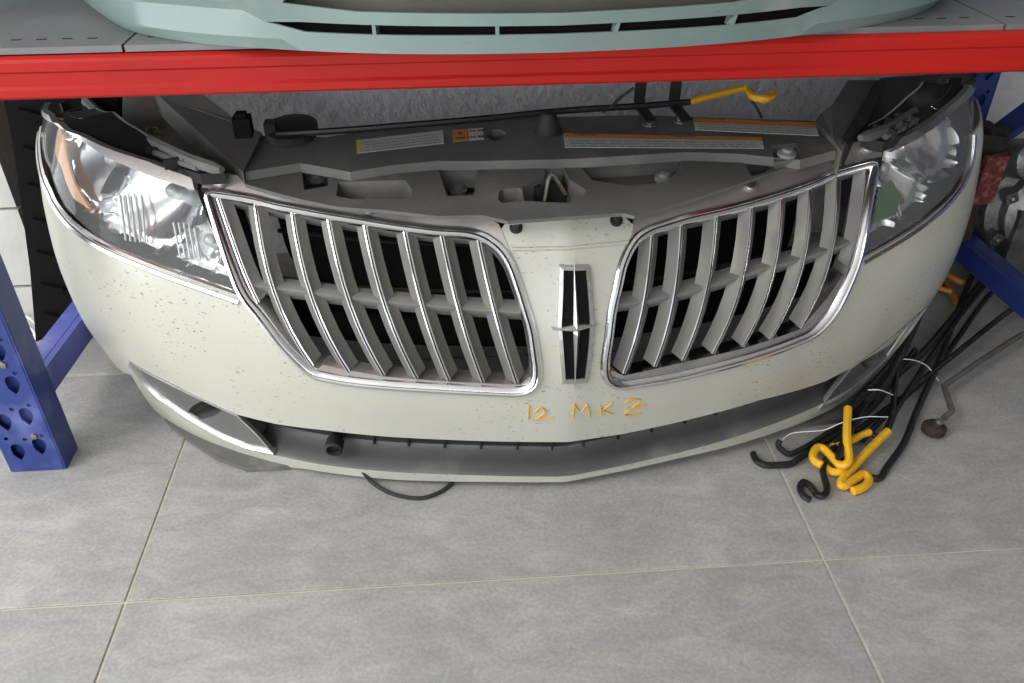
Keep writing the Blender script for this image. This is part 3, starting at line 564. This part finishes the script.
# ---- prop rod resting on the cover, yellow grip and hook
pr=[(-0.4914,0.3981,0.585),(-0.4483,0.3897,0.588),(-0.3379,0.3852,0.592),(-0.1137,0.3951,0.597),(0.0415,0.4103,0.6),(0.1976,0.4096,0.603),(0.2968,0.411,0.606)]
mb=MB(); mb.tube(pr,.0065,0,8,sm=4); ro=mb.build('prop_rod','rod',FE,label='black prop rod')
hk=[(0.2929,0.4114,0.606),(0.3544,0.4358,0.609),(0.4217,0.4606,0.612),(0.4275,0.4536,0.612),(0.4208,0.4181,0.612),(0.4243,0.3999,0.612),(0.4394,0.3921,0.612),(0.4571,0.4015,0.612),(0.4639,0.4154,0.615)]
mb=MB(); mb.tube(hk[:3],.0065,0,8); mb.tube(hk[2:],.0075,0,8,sm=3); mb.build('grip_sleeve','yellow',ro,label='yellow sleeve with hooked tip')
q=[(-0.5104,0.4137,0.58)][0]; mb=MB(); mb.box((q[0]+.005,q[1]+.01,.585),(.02,.03,.03)); mb.lathe((q[0]+.04,q[1]+.03,.578),(0,0,1),[(.05,-.01),(.05,.004),(.02,.012)],0,16,1.4); mb.build('rod_pivot','black',FE)
for a,b in ((634,646),(669,681)):
    P=[(0.2169,0.4869,0.6),(0.2865,0.4779,0.6)]; q=P[0] if a==634 else P[1]; mb=MB(); mb.box((q[0],q[1],.602),(.022,.006,.05)); mb.box((q[0],q[1]-.05,.578),(.022,.10,.005)); mb.build('hood_bracket','black',FE,smooth=False)
mb=MB(); mb.tube([(0.1219,0.3943,0.6),(0.1393,0.3969,0.61),(0.1428,0.3532,0.64),(0.1658,0.3458,0.66)],.003,0,6,sm=4); mb.build('release_cable','rubber',FE)
mb=MB(); mb.tube([(0.4273,0.4534,0.6),(0.4437,0.4383,0.58),(0.4563,0.4294,0.56)],.003,0,6,sm=4); mb.build('release_cable','rubber',FE)
# ---- arms running back from the cover
def arm(o,z0,z1,m='cover'):
    # top outline as (x,y,z) pairs; walls fall away by h
    n=len(o); V=list(o)+[(x,y,z-z1) for x,y,z in o]; mb=MB(); mb.add(V,[tuple(range(n)),tuple(range(2*n-1,n-1,-1))]+[(k,(k+1)%n,n+(k+1)%n,n+k) for k in range(n)]); return mb.build('support_arm',m,FE,smooth=False)
arm([(-0.5358,0.2591,0.572),(-0.5242,0.4311,0.576),(-0.5443,0.4492,0.58),(-0.5527,0.4907,0.585),(-0.5855,0.4949,0.585),(-0.5973,0.516,0.59),(-0.6516,0.588,0.6),(-0.6807,0.6456,0.605),(-0.7731,0.6577,0.605),(-0.7404,0.5935,0.6)],0,.05)
mb=MB(); q=[(-0.54,0.3513,0.62)][0]; mb.box(q,(.03,.03,.035)); mb.box((q[0],q[1]+.0,q[2]+.02),(.018,.018,.01)); mb.build('arm_clip','dark',FE,smooth=False)
arm([(0.5251,0.2178,0.57),(0.5285,0.2653,0.574),(0.5334,0.3584,0.576),(0.5622,0.3939,0.58),(0.5845,0.4028,0.59),(0.6684,0.5174,0.6),(0.7384,0.5082,0.6),(0.6508,0.3942,0.59),(0.5575,0.2663,0.576)],0,.05)
arm([(0.5484,0.2435,0.57),(0.5346,0.246,0.585),(0.6276,0.3681,0.6),(0.7089,0.4802,0.61),(0.7467,0.5071,0.6),(0.6312,0.3402,0.58)],0,.04,'black')
# ---- inner wing panels behind the lamps
mb=MB(); PL_=[(-1.0395,0.9069,0.52),(-0.7803,0.8348,0.56),(-0.6051,0.4546,0.5),(-0.6642,0.4757,0.49),(-0.7868,0.595,0.49),(-0.926,0.7497,0.5)]; mb.add(PL_+[(x,y,z-.012) for x,y,z in PL_],[tuple(range(6)),tuple(range(11,5,-1))]+[(k,(k+1)%6,6+(k+1)%6,6+k) for k in range(6)]); wp=mb.build('inner_wing_panel','liner',FE,smooth=False)
mb=MB(); PR_=[(0.8103,0.6405,0.56),(1.2079,0.8458,0.5),(1.0402,0.6687,0.49),(0.8749,0.5255,0.49),(0.7162,0.4205,0.5),(0.6153,0.3795,0.5)]; mb.add(PR_+[(x,y,z-.012) for x,y,z in PR_],[tuple(range(6)),tuple(range(11,5,-1))]+[(k,(k+1)%6,6+(k+1)%6,6+k) for k in range(6)]); mb.build('inner_wing_panel','liner',FE,smooth=False)
wl=[[(-0.771,0.5501,0.545),(-0.7709,0.5698,0.548)],[(-0.7649,0.5691,0.548),(-0.7521,0.5699,0.545),(-0.7531,0.5478,0.545),(-0.7412,0.5463,0.545)],[(-0.7705,0.523,0.545),(-0.7593,0.5323,0.545),(-0.7494,0.5173,0.54),(-0.7464,0.5383,0.54),(-0.7343,0.5123,0.535)],[(-0.7342,0.5389,0.535),(-0.7241,0.5132,0.53)],[(-0.7151,0.5311,0.535),(-0.7304,0.5245,0.53),(-0.7071,0.5184,0.525)]]
mb=MB()
for l in wl: mb.tube([(x,y,z) for x,y,z in l],.0012,0,5)
mb.build('painted_lettering','markerdim',wp)
# brackets following the lamp tops: dark groove plate, long smooth ridges, small ribs
def rail(outl,ridge,mid,tabs,z,sg):
    mb=MB(); shell(mb,outl,[],flat(z),.02,.06); o=mb.build('lamp_bracket','black',FE,smooth=False)
    m2=MB(); m2.tube(ridge,[.006]+[.011]*(len(crs(ridge,4))-2)+[.006],0,8,sm=4); m2.build('bracket_ridge','cover',o)
    m2=MB(); m2.tube(mid,.006,0,8,sm=4); m2.build('bracket_ridge','cover',o)
    for k,p in enumerate(tabs):
        m2=MB(); r_=Matrix.Rotation(sg*(.6+.1*k),3,'Z'); m2.box((p[0],p[1],z+.008),(.006,.045,.018),0,r_); m2.box((p[0]+.012,p[1],z+.008),(.022,.006,.02),0,r_); m2.build('bracket_tab','black',o,smooth=False)
rail([(-0.9912,0.7073),(-0.9431,0.6033),(-0.8618,0.4877),(-0.7778,0.3964),(-0.7022,0.3351),(-0.6654,0.299),(-0.6061,0.2526),(-0.5643,0.2515),(-0.5746,0.2743),(-0.635,0.3174),(-0.6977,0.3861),(-0.7535,0.4581),(-0.8504,0.5683),(-0.9063,0.6647),(-0.9441,0.7402)],
 [(-0.9178,0.6779,0.59),(-0.8855,0.6058,0.59),(-0.833,0.5186,0.59),(-0.7811,0.453,0.59),(-0.7376,0.4067,0.59),(-0.6822,0.3464,0.59),(-0.6212,0.2794,0.59),(-0.5628,0.2291,0.59)],[(-0.8719,0.5375,0.583),(-0.8171,0.4659,0.583),(-0.7536,0.3924,0.583),(-0.7084,0.3485,0.583),(-0.6555,0.3007,0.583),(-0.609,0.2599,0.583)],
 [(-0.9557,0.6751),(-0.924,0.622),(-0.8937,0.5713),(-0.8703,0.529),(-0.712,0.3611),(-0.691,0.3444),(-0.6488,0.2894)],.575,-1)
rail([(0.6154,0.2416),(0.6756,0.2791),(0.7594,0.3485),(0.8475,0.4303),(0.9272,0.5221),(0.9614,0.5725),(0.9312,0.5765),(0.8473,0.4802),(0.7456,0.3728),(0.6603,0.3071),(0.5845,0.2654)],
 [(0.5669,0.2418,0.585),(0.6388,0.2779,0.585),(0.7072,0.333,0.585),(0.7804,0.4037,0.585),(0.8482,0.4753,0.585),(0.9049,0.5479,0.585)],[(0.6216,0.2527,0.58),(0.6831,0.296,0.58),(0.7594,0.3626,0.58),(0.8585,0.4636,0.58)],
 [(0.6293,0.2719),(0.6689,0.3031),(0.7008,0.3258),(0.8824,0.4861)],.575,1)
# crash beam behind the cover, seen through the grilles
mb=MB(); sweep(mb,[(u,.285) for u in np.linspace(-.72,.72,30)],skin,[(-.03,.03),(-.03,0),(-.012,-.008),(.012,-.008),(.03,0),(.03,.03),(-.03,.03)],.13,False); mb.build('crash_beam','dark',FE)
# ================= RACK =================
RK=thing('shelf_rack','blue and red steel storage rack with grey deck over the cream front end','rack',(0,1.25,0))
def rel(P): return [(x-RK.location[0],y-RK.location[1],z-RK.location[2]) for x,y,z in P]
# red beam
mb=MB(); prof=[(0,.772),(-.004,.776),(-.004,.786),(0,.790),(0,.808),(-.003,.811),(-.003,.823),(0,.827),(.006,.830),(.045,.830),(.045,.822),(.038,.824),(.038,.772)]
V=[]
for x in (-.93,1.52):
    for a,b in prof: V.append((x,-.040+a,b-.002))
n=len(prof); F=[(k,(k+1)%n,n+(k+1)%n,n+k) for k in range(n)]+[tuple(range(n)),tuple(range(2*n-1,n-1,-1))]
mb.add(V,F); o=mb.build('beam','red',RK,smooth=False,label='red front beam'); o.rotation_euler=(0,-.002,-.004); o.location=(0,0,-.005)
o2=obj('beam',[(x,.9-y+.0,z) for x,y,z in V],[f[::-1] for f in F],'red',RK,False); o2.location=(0,-.05,0)
# deck panels
def deckp(x0,x1):
    mb=MB(); mb.box(((x0+x1)/2,.385,.8285),(x1-x0-.004,.83,.009)); mb.box(((x0+x1)/2,.020,.8225),(x1-x0-.004,.010,.010))
    for k in range(6):
        for s in (0,1): pass
    o=mb.build('deck_panel','deck',RK,smooth=False)
    m2=MB(); x=x0+.03
    while x<x1-.03: m2.box((x,.010,.8332),(.014,.003,.0006)); x+=.035
    m2.build('slot_row','dark',o,smooth=False)['kind']='stuff'
for a,b in ((-.92,-.452),(-.452,.18),(.18,.812),(.812,1.50)): deckp(a,b)
# uprights: folded blue channel with keyhole slots
def upright(cx,cy,front=True,h=2.0):
    w_,d_=.108,.062; x0,x1=cx-w_/2,cx+w_/2
    teeth=[]; holes=[]; z=.03
    while z<min(h,.95)-.06:
        for (dx,s) in ((-.022,1),(.022,1)):
            zz=z+(.0 if dx<0 else .012); a=[]
            for k in range(7): t=math.pi*k/6; a.append((dx+.012*math.cos(t),zz+.030+.012*math.sin(t)))
            a+=[(dx-.012,zz+.014),(dx-.002,zz+.0),(dx+.004,zz+.006),(dx+.012,zz+.020)]; holes.append([(cx+p,q) for p,q in a])
        for dx,dz in ((-.034,.056),(.0,.052),(.034,.060)):
            holes.append([(cx+dx+.0045*math.cos(t),z+dz+.0045*math.sin(t)) for t in np.linspace(0,2*math.pi,9)[:-1]])
        z+=.075
    mb=MB(); yo=cy-1.25-d_/2
    fn=lambda a,b,d:(a,yo+d,b)
    shell(mb,[(x0+.004,0),(x1-.004,0),(x1-.004,h),(x0+.004,h)],holes,fn,.003,.05)
    for sx,s in ((x0,1),(x1,-1)):
        mb.box((sx+s*.0015,yo+d_/2+.002,h/2),(.003,d_-.004,h)); mb.box((sx+s*.003,yo+.0025,h/2),(.005,.003,h),0,Matrix.Rotation(0,3,'Z')); mb.box((sx+s*.010,yo+d_,h/2),(.02,.003,h))
    mb.box((cx,yo+.016,h/2),(w_-.012,.002,h)); mb.build('upright','blue',RK,smooth=False)
    m2=MB()
    for k in range(2): m2.lathe((cx+.02,yo-.001,.09+.17*k),(0,-1,0),[(.007,0),(.006,.003),(.002,.004)],0,10)
    m2.build('rivet','bolt',RK)
upright(-.852,1.315); upright(1.385,1.30); upright(1.30,2.02); upright(-.86,2.06)
def brace(a,b,wd=.045,th=.02,m='blue'):
    a=Vector(a);b=Vector(b); a=a-Vector(RK.location); b=b-Vector(RK.location); t=(b-a); L_=t.length; t.normalize(); r=t.to_track_quat('X','Z').to_matrix()
    mb=MB(); mb.box((a+b)/2,(L_,th,wd),0,r); mb.box((a+b)/2+r@Vector((0,th*.6,wd/2-.001)),(L_,th*1.2,.004),0,r); return mb.build('brace',m,RK,smooth=False)
brace((-.850,1.345,.135),(-.850,2.03,.09),.06,.03,'bluelight')
brace((1.31,1.98,.09),(1.31,1.33,.12),.055,.03)
brace((1.335,1.98,.30),(1.335,1.36,.95),.05,.025)
# ================= bumper on the shelf =================
TB={'cx': 0.145, 'cy': 1.128, 'yaw': 0.02, 'lo': 0.5, 'hi': 0.8, 'skin': ([(0, 0), (0.13, 0.006), (0.26, 0.024), (0.4, 0.062), (0.52, 0.11), (0.62, 0.175), (0.69, 0.27), (0.735, 0.37), (0.765, 0.48), (0.775, 0.6)], [(0.8, 0.02), (0.828, 0.006), (0.84, 0.0), (0.853, 0.0), (0.865, 0.012), (0.88, 0.016), (0.9, 0.01), (0.93, 0.0), (1.0, 0.01), (1.1, 0.04)], [(0.8, 0.06), (0.828, 0.03), (0.84, 0.012), (0.86, -0.004), (0.88, -0.014), (0.9, -0.022), (0.93, -0.03), (1.0, -0.035), (1.1, -0.03)])}
tsk=Skin(*TB['skin'],lo=TB['lo'],hi=TB['hi'])
TP=thing('car_bumper','pale green-grey car bumper lying on the deck above the red beam','bumper',(TB['cx'],TB['cy'],.834),TB['yaw'])
def ts(u,z,off=0): x,y,zz=tsk(u,z,off); return (x,y,zz-.834)
slotz=lambda u:.8625
S0,S1=[(-0.4015,0.8598)][0][0],[(0.4031,0.8587)][0][0]
hole=[(S0,.8665),(S0+.06,.858),(-.2,.8575),(0,.8575),(.2,.8575),(S1-.06,.858),(S1,.867),(S1-.05,.869),(0,.8665),(S0+.05,.8685)]
O0,O1=S0+.03,S1-.06
h2=[(O0,.892),(O0+.10,.884),(0,.8815),(O1-.10,.884),(O1,.892),(O1-.06,.96),(0,.975),(O0+.06,.96)]
mb=MB(); shell(mb,[(-1.05,.838),(-.9,.834),(0,.834),(.9,.834),(1.05,.838),(1.05,1.08),(0,1.10),(-1.05,1.08)],[hole,h2],lambda a,b,d:ts(a,b,d),.004,.03,0,None)
mb.build('bumper_cover','green',TP)
mb=MB(); shell(mb,[(S0-.02,.850),(S1+.02,.850),(S1+.02,.874),(S0-.02,.874)],[],lambda a,b,d:ts(a,b,.03+d),.002,.04); mb.build('slot_backing','dark',TP)
mb=MB(); shell(mb,[(O0-.02,.874),(O1+.02,.874),(O1,.985),(O0,.985)],[],lambda a,b,d:ts(a,b,.035+d),.002,.04); mb.build('upper_grille','liner',TP)
for a,b in zip([(-0.2464,0.8647),(-0.084,0.8608),(0.0736,0.8605),(0.2387,0.8606)],(-.003,0,.006,.010)):
    u=a[0]; m2=MB(); P=[ts(u-.002,.8560,.001),ts(u+.003,.8560,.001),ts(u+.003+b,.868,.001),ts(u-.002+b,.868,.001)]; Q=[ts(u-.002,.8560,.02),ts(u+.003,.8560,.02),ts(u+.003+b,.868,.02),ts(u-.002+b,.868,.02)]
    m2.add(P+Q,[(0,1,2,3),(7,6,5,4),(0,4,5,1),(1,5,6,2),(2,6,7,3),(3,7,4,0)]); m2.build('slot_post','green',TP,smooth=False)
# ================= prop rods on the floor =================
def rod(name,label,parts,cat='rod',group=None,r=.0062):
    """parts: list of (child name, material, world points, radius, smooth)"""
    base=Vector(parts[0][2][0]); base.z=0; t=thing(name,label,cat,base,0,group)
    for cn,m,P,rr,sm in parts:
        mb=MB(); mb.tube([Vector(p)-base for p in P],rr,0,8,sm=sm); mb.build(cn,m,t)
    return t
G='loose hood prop rods on the floor'
rod('prop_rod','prop rod with the longest yellow grip, S-hook tip nearest the camera',[('grip_sleeve','yellow',[(0.7241,1.0975,0.01),(0.7444,1.1039,0.01),(0.7656,1.1212,0.01),(0.7633,1.1396,0.011),(0.7397,1.1266,0.012),(0.7111,1.1098,0.012),(0.7131,1.1249,0.013),(0.7827,1.1855,0.02),(0.8508,1.2381,0.03)],.0085,4),('shaft','rod',[(0.8467,1.2341,0.031),(0.8793,1.2805,0.035),(0.9037,1.3321,0.04),(0.9434,1.4071,0.045),(0.9958,1.4831,0.05),(1.1257,1.6558,0.055)],.0062,3)],group=G)
rod('prop_rod','bare black prop rod bending onto the floor right of the yellow S-hook',[('shaft','rod',[(0.7715,1.1338,0.008),(0.7916,1.1295,0.008),(0.8184,1.1582,0.008),(0.882,1.2217,0.01),(0.9419,1.3009,0.014),(0.9838,1.3535,0.018),(1.0737,1.4651,0.025),(1.2213,1.6647,0.03),(1.3074,1.7779,0.03),(1.4132,1.9125,0.03)],.007,3)],group=G)
rod('prop_rod','prop rod whose yellow grip stands upright and loops at the tip',[('grip_sleeve','yellow',[(0.7709,1.269,0.07),(0.7438,1.1994,0.055),(0.7334,1.156,0.04),(0.7242,1.1452,0.035),(0.7148,1.1484,0.03),(0.7089,1.1687,0.03),(0.7011,1.1954,0.03),(0.6884,1.1993,0.03),(0.6731,1.18,0.03),(0.6708,1.1631,0.03),(0.6801,1.1511,0.03)],.0082,4),('shaft','rod',[(0.7696,1.2659,0.07),(0.8128,1.3018,0.075),(0.8931,1.3751,0.08),(1.0111,1.4983,0.08)],.0062,3)],group=G)
rod('prop_rod','prop rod with a low yellow hook curling under the looped one',[('grip_sleeve','yellow',[(0.6931,1.175,0.012),(0.6965,1.1577,0.012),(0.7069,1.1485,0.012),(0.7222,1.148,0.014),(0.7365,1.1645,0.016)],.0085,4),('shaft','rod',[(0.7365,1.1645,0.016),(0.7305,1.1931,0.022),(0.7752,1.247,0.03),(0.8771,1.341,0.04),(0.9828,1.4525,0.045)],.0062,3)],group=G)
rod('prop_rod','prop rod with a short dull yellow grip crossing behind the others',[('grip_sleeve','yellow',[(0.7242,1.2084,0.022),(0.7659,1.2209,0.024),(0.7907,1.2319,0.026),(0.8146,1.2401,0.028)],.0075,3),('shaft','rod',[(0.8146,1.2401,0.028),(0.8271,1.2283,0.024),(0.8387,1.2298,0.03),(0.8967,1.3015,0.03),(1.0275,1.4437,0.035),(1.1765,1.5993,0.04),(1.3511,1.7745,0.03)],.006,3)],group=G)
rod('prop_rod','black prop rod with a bare S-hook on the grout line',[('shaft','rod',[(0.6354,1.0826,0.008),(0.627,1.0963,0.008),(0.6288,1.1175,0.008),(0.6412,1.1301,0.008),(0.6497,1.1159,0.008),(0.6533,1.0943,0.008),(0.6654,1.0914,0.01),(0.6768,1.1071,0.012),(0.6861,1.155,0.018),(0.7209,1.1997,0.022),(0.7815,1.2621,0.03),(0.8569,1.3318,0.035),(0.9837,1.4516,0.04)],.0065,4)],group=G)
rod('prop_rod','black prop rod with the leftmost curved hook, flat on the floor',[('shaft','rod',[(0.5675,1.2159,0.01),(0.5682,1.1975,0.008),(0.5814,1.1821,0.008),(0.605,1.1803,0.008),(0.6304,1.1791,0.01),(0.652,1.1897,0.012),(0.7012,1.2198,0.016),(0.7579,1.2513,0.022),(0.8459,1.3087,0.03),(0.9175,1.379,0.035),(1.0275,1.4947,0.04)],.0068,4)],group=G)
rod('prop_rod','black prop rod with a small upturned hook beside the leftmost one',[('shaft','rod',[(0.6233,1.2281,0.03),(0.6188,1.2224,0.022),(0.6251,1.2137,0.016),(0.6361,1.2033,0.014),(0.6609,1.211,0.016),(0.7117,1.2387,0.02),(0.7775,1.2783,0.03),(0.896,1.3807,0.035),(1.0207,1.5152,0.04)],.006,4)],group=G)
rod('prop_rod','straight black prop rod pointing to the lower blue brace at right',[('shaft','rod',[(0.7939,1.2263,0.02),(0.8866,1.3051,0.025),(0.9916,1.3905,0.03),(1.1348,1.4934,0.035),(1.3038,1.6189,0.035),(1.4008,1.6845,0.035)],.0068,0)],group=G)
rod('prop_rod','black prop rod crossing steeply in the middle of the heap',[('shaft','rod',[(0.7091,1.1524,0.045),(0.745,1.2018,0.045),(0.8261,1.299,0.05),(0.9475,1.4415,0.055),(1.107,1.6358,0.06)],.006,3)],group=G)
rod('prop_rod','thick black prop rod between the heap and the bumper edge',[('shaft','rod',[(0.7919,1.2772,0.03),(0.8855,1.357,0.035),(0.9735,1.4299,0.04),(1.0663,1.5045,0.045),(1.3066,1.7449,0.035),(1.4499,1.8875,0.03)],.008,3)],group=G)
rod('prop_rod','thin black prop rod passing beneath the whole heap',[('shaft','rod',[(0.7995,1.2666,0.006),(0.8923,1.331,0.006),(1.0273,1.4263,0.006),(1.132,1.5264,0.006),(1.3379,1.7375,0.008),(1.4675,1.8442,0.02)],.006,3)],group=G)
rod('prop_rod','black prop rod on top of the heap close to the chrome lip',[('shaft','rod',[(0.8144,1.2791,0.08),(0.8679,1.3217,0.085),(0.9521,1.4227,0.09),(1.0435,1.5424,0.09)],.007,3)],group=G)
rod('prop_rod','prop rod with a dull orange end lying far back behind the bumper',[('grip_sleeve','ochre',[(1.274,1.8542,0.02),(1.2646,1.7929,0.02),(1.2461,1.7112,0.02)],.008,3)],group='dull orange rod ends behind the bumper')
rod('prop_rod','dull orange rod end slanting right beside the blue brace foot',[('grip_sleeve','ochre',[(1.2728,1.839,0.035),(1.2809,1.8072,0.035),(1.2939,1.7807,0.035)],.008,3)],group='dull orange rod ends behind the bumper')
rod('prop_rod','short dull orange rod end nearest the bumper cover',[('grip_sleeve','ochre',[(1.2098,1.7673,0.035),(1.2254,1.7562,0.035),(1.2435,1.7401,0.035)],.007,3)],group='dull orange rod ends behind the bumper')
def wire(label,P,r=.0012,m='wire',name='tie_wire',cat='wire',sm=6,group=None):
    base=Vector(P[0]); base.z=0; mb=MB(); mb.tube([Vector(p)-base for p in P],r,0,6,sm=sm); o=mb.build(name,m); o.location=base; return tag(o,label,cat,group)
wire('white wire arching over the rods toward the right',[(0.9319,1.3983,0.09),(0.9691,1.4054,0.08),(1.0164,1.4205,0.05),(1.0512,1.4129,0.012)])
wire('long thin white wire looping from the heap to the small hook',[(0.6357,1.2441,0.015),(0.6553,1.2553,0.02),(0.6738,1.2486,0.03),(0.7162,1.2399,0.04),(0.7452,1.2359,0.06),(0.7971,1.2446,0.065),(0.8469,1.2467,0.06)],.0010)
wire('short white wire round the middle of the rods',[(0.8243,1.3049,0.085),(0.8449,1.2969,0.09),(0.8884,1.3149,0.06)])
wire('black cable loop sticking out below the bumper lip',[(-0.2075,1.2052,0.03),(-0.1901,1.1957,0.006),(-0.1581,1.1682,0.004),(-0.1252,1.1525,0.004),(-0.093,1.1474,0.004),(-0.0627,1.1583,0.004),(-0.0396,1.178,0.004),(-0.0296,1.1944,0.006)],.0042,'rubber','cable','cable')
# bent link with a ball joint
P=[(1.3835,1.585,0.03),(1.3024,1.5404,0.03),(1.1588,1.4517,0.03),(1.0368,1.3727,0.03),(1.0267,1.3342,0.028),(1.0153,1.2939,0.026),(0.9909,1.2778,0.022)]
LK=thing('stabiliser_link','bent dark steel link with a ball joint, lying right of the rods','car part',(P[-1][0],P[-1][1],0)); b0=Vector((P[-1][0],P[-1][1],0))
mb=MB(); mb.tube([Vector(p)-b0 for p in P],.007,0,8); mb.build('shaft','steel',LK)
q=Vector([(0.9608,1.2564,0.015)][0])-b0; mb=MB(); mb.lathe(q,(0,0,1),[(.012,-.013),(.024,-.008),(.024,.004),(.018,.010),(.011,.012)],0,14); mb.build('joint_boot','rust',LK); mb=MB(); mb.lathe(q+Vector((0,-.004,.012)),(0,-.4,1),[(.008,0),(.008,.016),(.004,.018)],0,10); mb.build('stud','bolt',LK)
# ================= junk at the right =================
# cast housing standing behind the brace
def at(P,b): return [tuple(Vector(p)-b) for p in P]
GB=thing('gearbox_casting','pale cast alloy housing with ribs standing in the right corner','car part',(1.53,1.93,0))
mb=MB(); mb.lathe((0,0,.17),(0,-1,.15),[(.13,-.10),(.15,-.04),(.15,.02),(.12,.03),(.12,.06),(.08,.09),(.05,.09)],0,24); mb.box((.03,.02,.10),(.26,.22,.20)); mb.build('case','alloy',GB)
for k in range(7):
    a=math.pi*2*k/7; m2=MB(); m2.box((.135*math.cos(a),-.05,.17+.135*math.sin(a)),(.03,.03,.03),0,Matrix.Rotation(a,3,'Y')); m2.lathe((.135*math.cos(a),-.066,.17+.135*math.sin(a)),(0,-1,0),[(.009,0),(.009,.008),(.004,.01)],1,6); m2.build('bolt_boss',['alloy','bolt'],GB,smooth=False)
for k in range(5):
    m2=MB(); m2.box((-.08+.035*k,-.085,.27),(.006,.05,.11)); m2.build('rib','alloy',GB,smooth=False)
mb=MB(); mb.lathe((-.10,-.06,.33),(0.2,-1,.3),[(.05,-.06),(.05,0),(.035,.01),(.03,-.02)],0,18); mb.build('port','alloy',GB)
BK=thing('brake_caliper','rusty brown brake caliper with a flaking red face on a steel bracket','car part',(1.225,1.835,0))
mb=MB(); mb.box((.005,0,.25),(.115,.07,.20),0,taper=.8); mb.box((.01,.01,.08),(.05,.05,.16)); mb.box((.0,.0,.012),(.10,.08,.024)); mb.lathe((-.01,-.035,.22),(0,-1,.3),[(.05,-.02),(.05,.01),(.035,.016),(.03,.004),(.014,.004),(.012,.02)],0,18); mb.build('knuckle','rust',BK,smooth=False)
mb=MB(); mb.box((.01,-.03,.37),(.09,.07,.13),0,Matrix.Rotation(.15,3,'Y'),.8); mb.lathe((-.005,-.05,.435),(0,-1,.5),[(.034,-.05),(.034,.0),(.028,.004),(.018,.004),(.016,-.02)],0,16); mb.lathe((.04,-.01,.42),(1,0,.2),[(.02,-.03),(.02,.03),(.01,.04)],0,12); mb.build('caliper_body','rust',BK)
mb=MB(); mb.box((.025,-.078,.335),(.052,.016,.13),0,Matrix.Rotation(-.1,3,'Y')@Matrix.Rotation(.15,3,'X')); mb.build('pad_face','redrust',BK,smooth=False,label='flaking red face')
for k,(lab,P) in enumerate([('thin grey cable curling over the alloy casting',[(1.36,1.80,.40),(1.42,1.80,.38),(1.46,1.79,.33),(1.45,1.78,.22),(1.47,1.78,.0)]),('black hose hanging in front of the alloy casting',[(1.52,1.74,.36),(1.44,1.74,.30),(1.43,1.73,.18),(1.41,1.72,.0)])]):
    wire(lab,P,.004 if k else .0025,'rubber' if k else 'wire','hose','hose',8)
# ================= left: leaning black panel and wires =================
FL=thing('wheel_arch_liner','tall black plastic wheel arch liner leaning behind the left headlight','car part',(-.93,1.80,0))
o3=[(-0.8915,1.72,0.6191),(-0.9099,1.72,0.4946),(-0.9381,1.72,0.3595),(-0.9689,1.72,0.2121),(-1.018,1.72,0.0168),(-0.8767,1.72,0.0724),(-0.8031,1.72,0.1242),(-0.6686,1.72,0.6129)]
b0=Vector((-.93,1.80,0)); mb=MB(); n=len(o3); R_=[(Vector(p)-b0) for p in o3]; V=[tuple(p) for p in R_]+[(p.x,p.y+.03,p.z) for p in R_]
mb.add(V,[tuple(range(n)),tuple(range(2*n-1,n-1,-1))]+[(k,(k+1)%n,n+(k+1)%n,n+k) for k in range(n)]); mb.build('liner_sheet','dark',FL,smooth=False)
for k in range(7):
    p=R_[0].lerp(R_[4],(k+.6)/7.5); m2=MB(); m2.box((p.x+.055,p.y-.008,p.z),(.05,.012,.012),0,Matrix.Rotation(.35,3,'Y')); m2.build('liner_rib','dark',FL,smooth=False)
for k,(lab,P) in enumerate([('white loop of wire on the floor by the blue post',[(-1.0814,1.7789,0.05),(-1.0512,1.77,0.06),(-1.0261,1.757,0.05),(-1.0269,1.7586,0.02),(-1.0489,1.755,0.006)]),('second white wire lying lower by the pier foot',[(-1.0838,1.7717,0.02),(-1.062,1.7725,0.03),(-1.0425,1.7684,0.02),(-1.0328,1.7481,0.004)])]):
    wire(lab,P,.003)
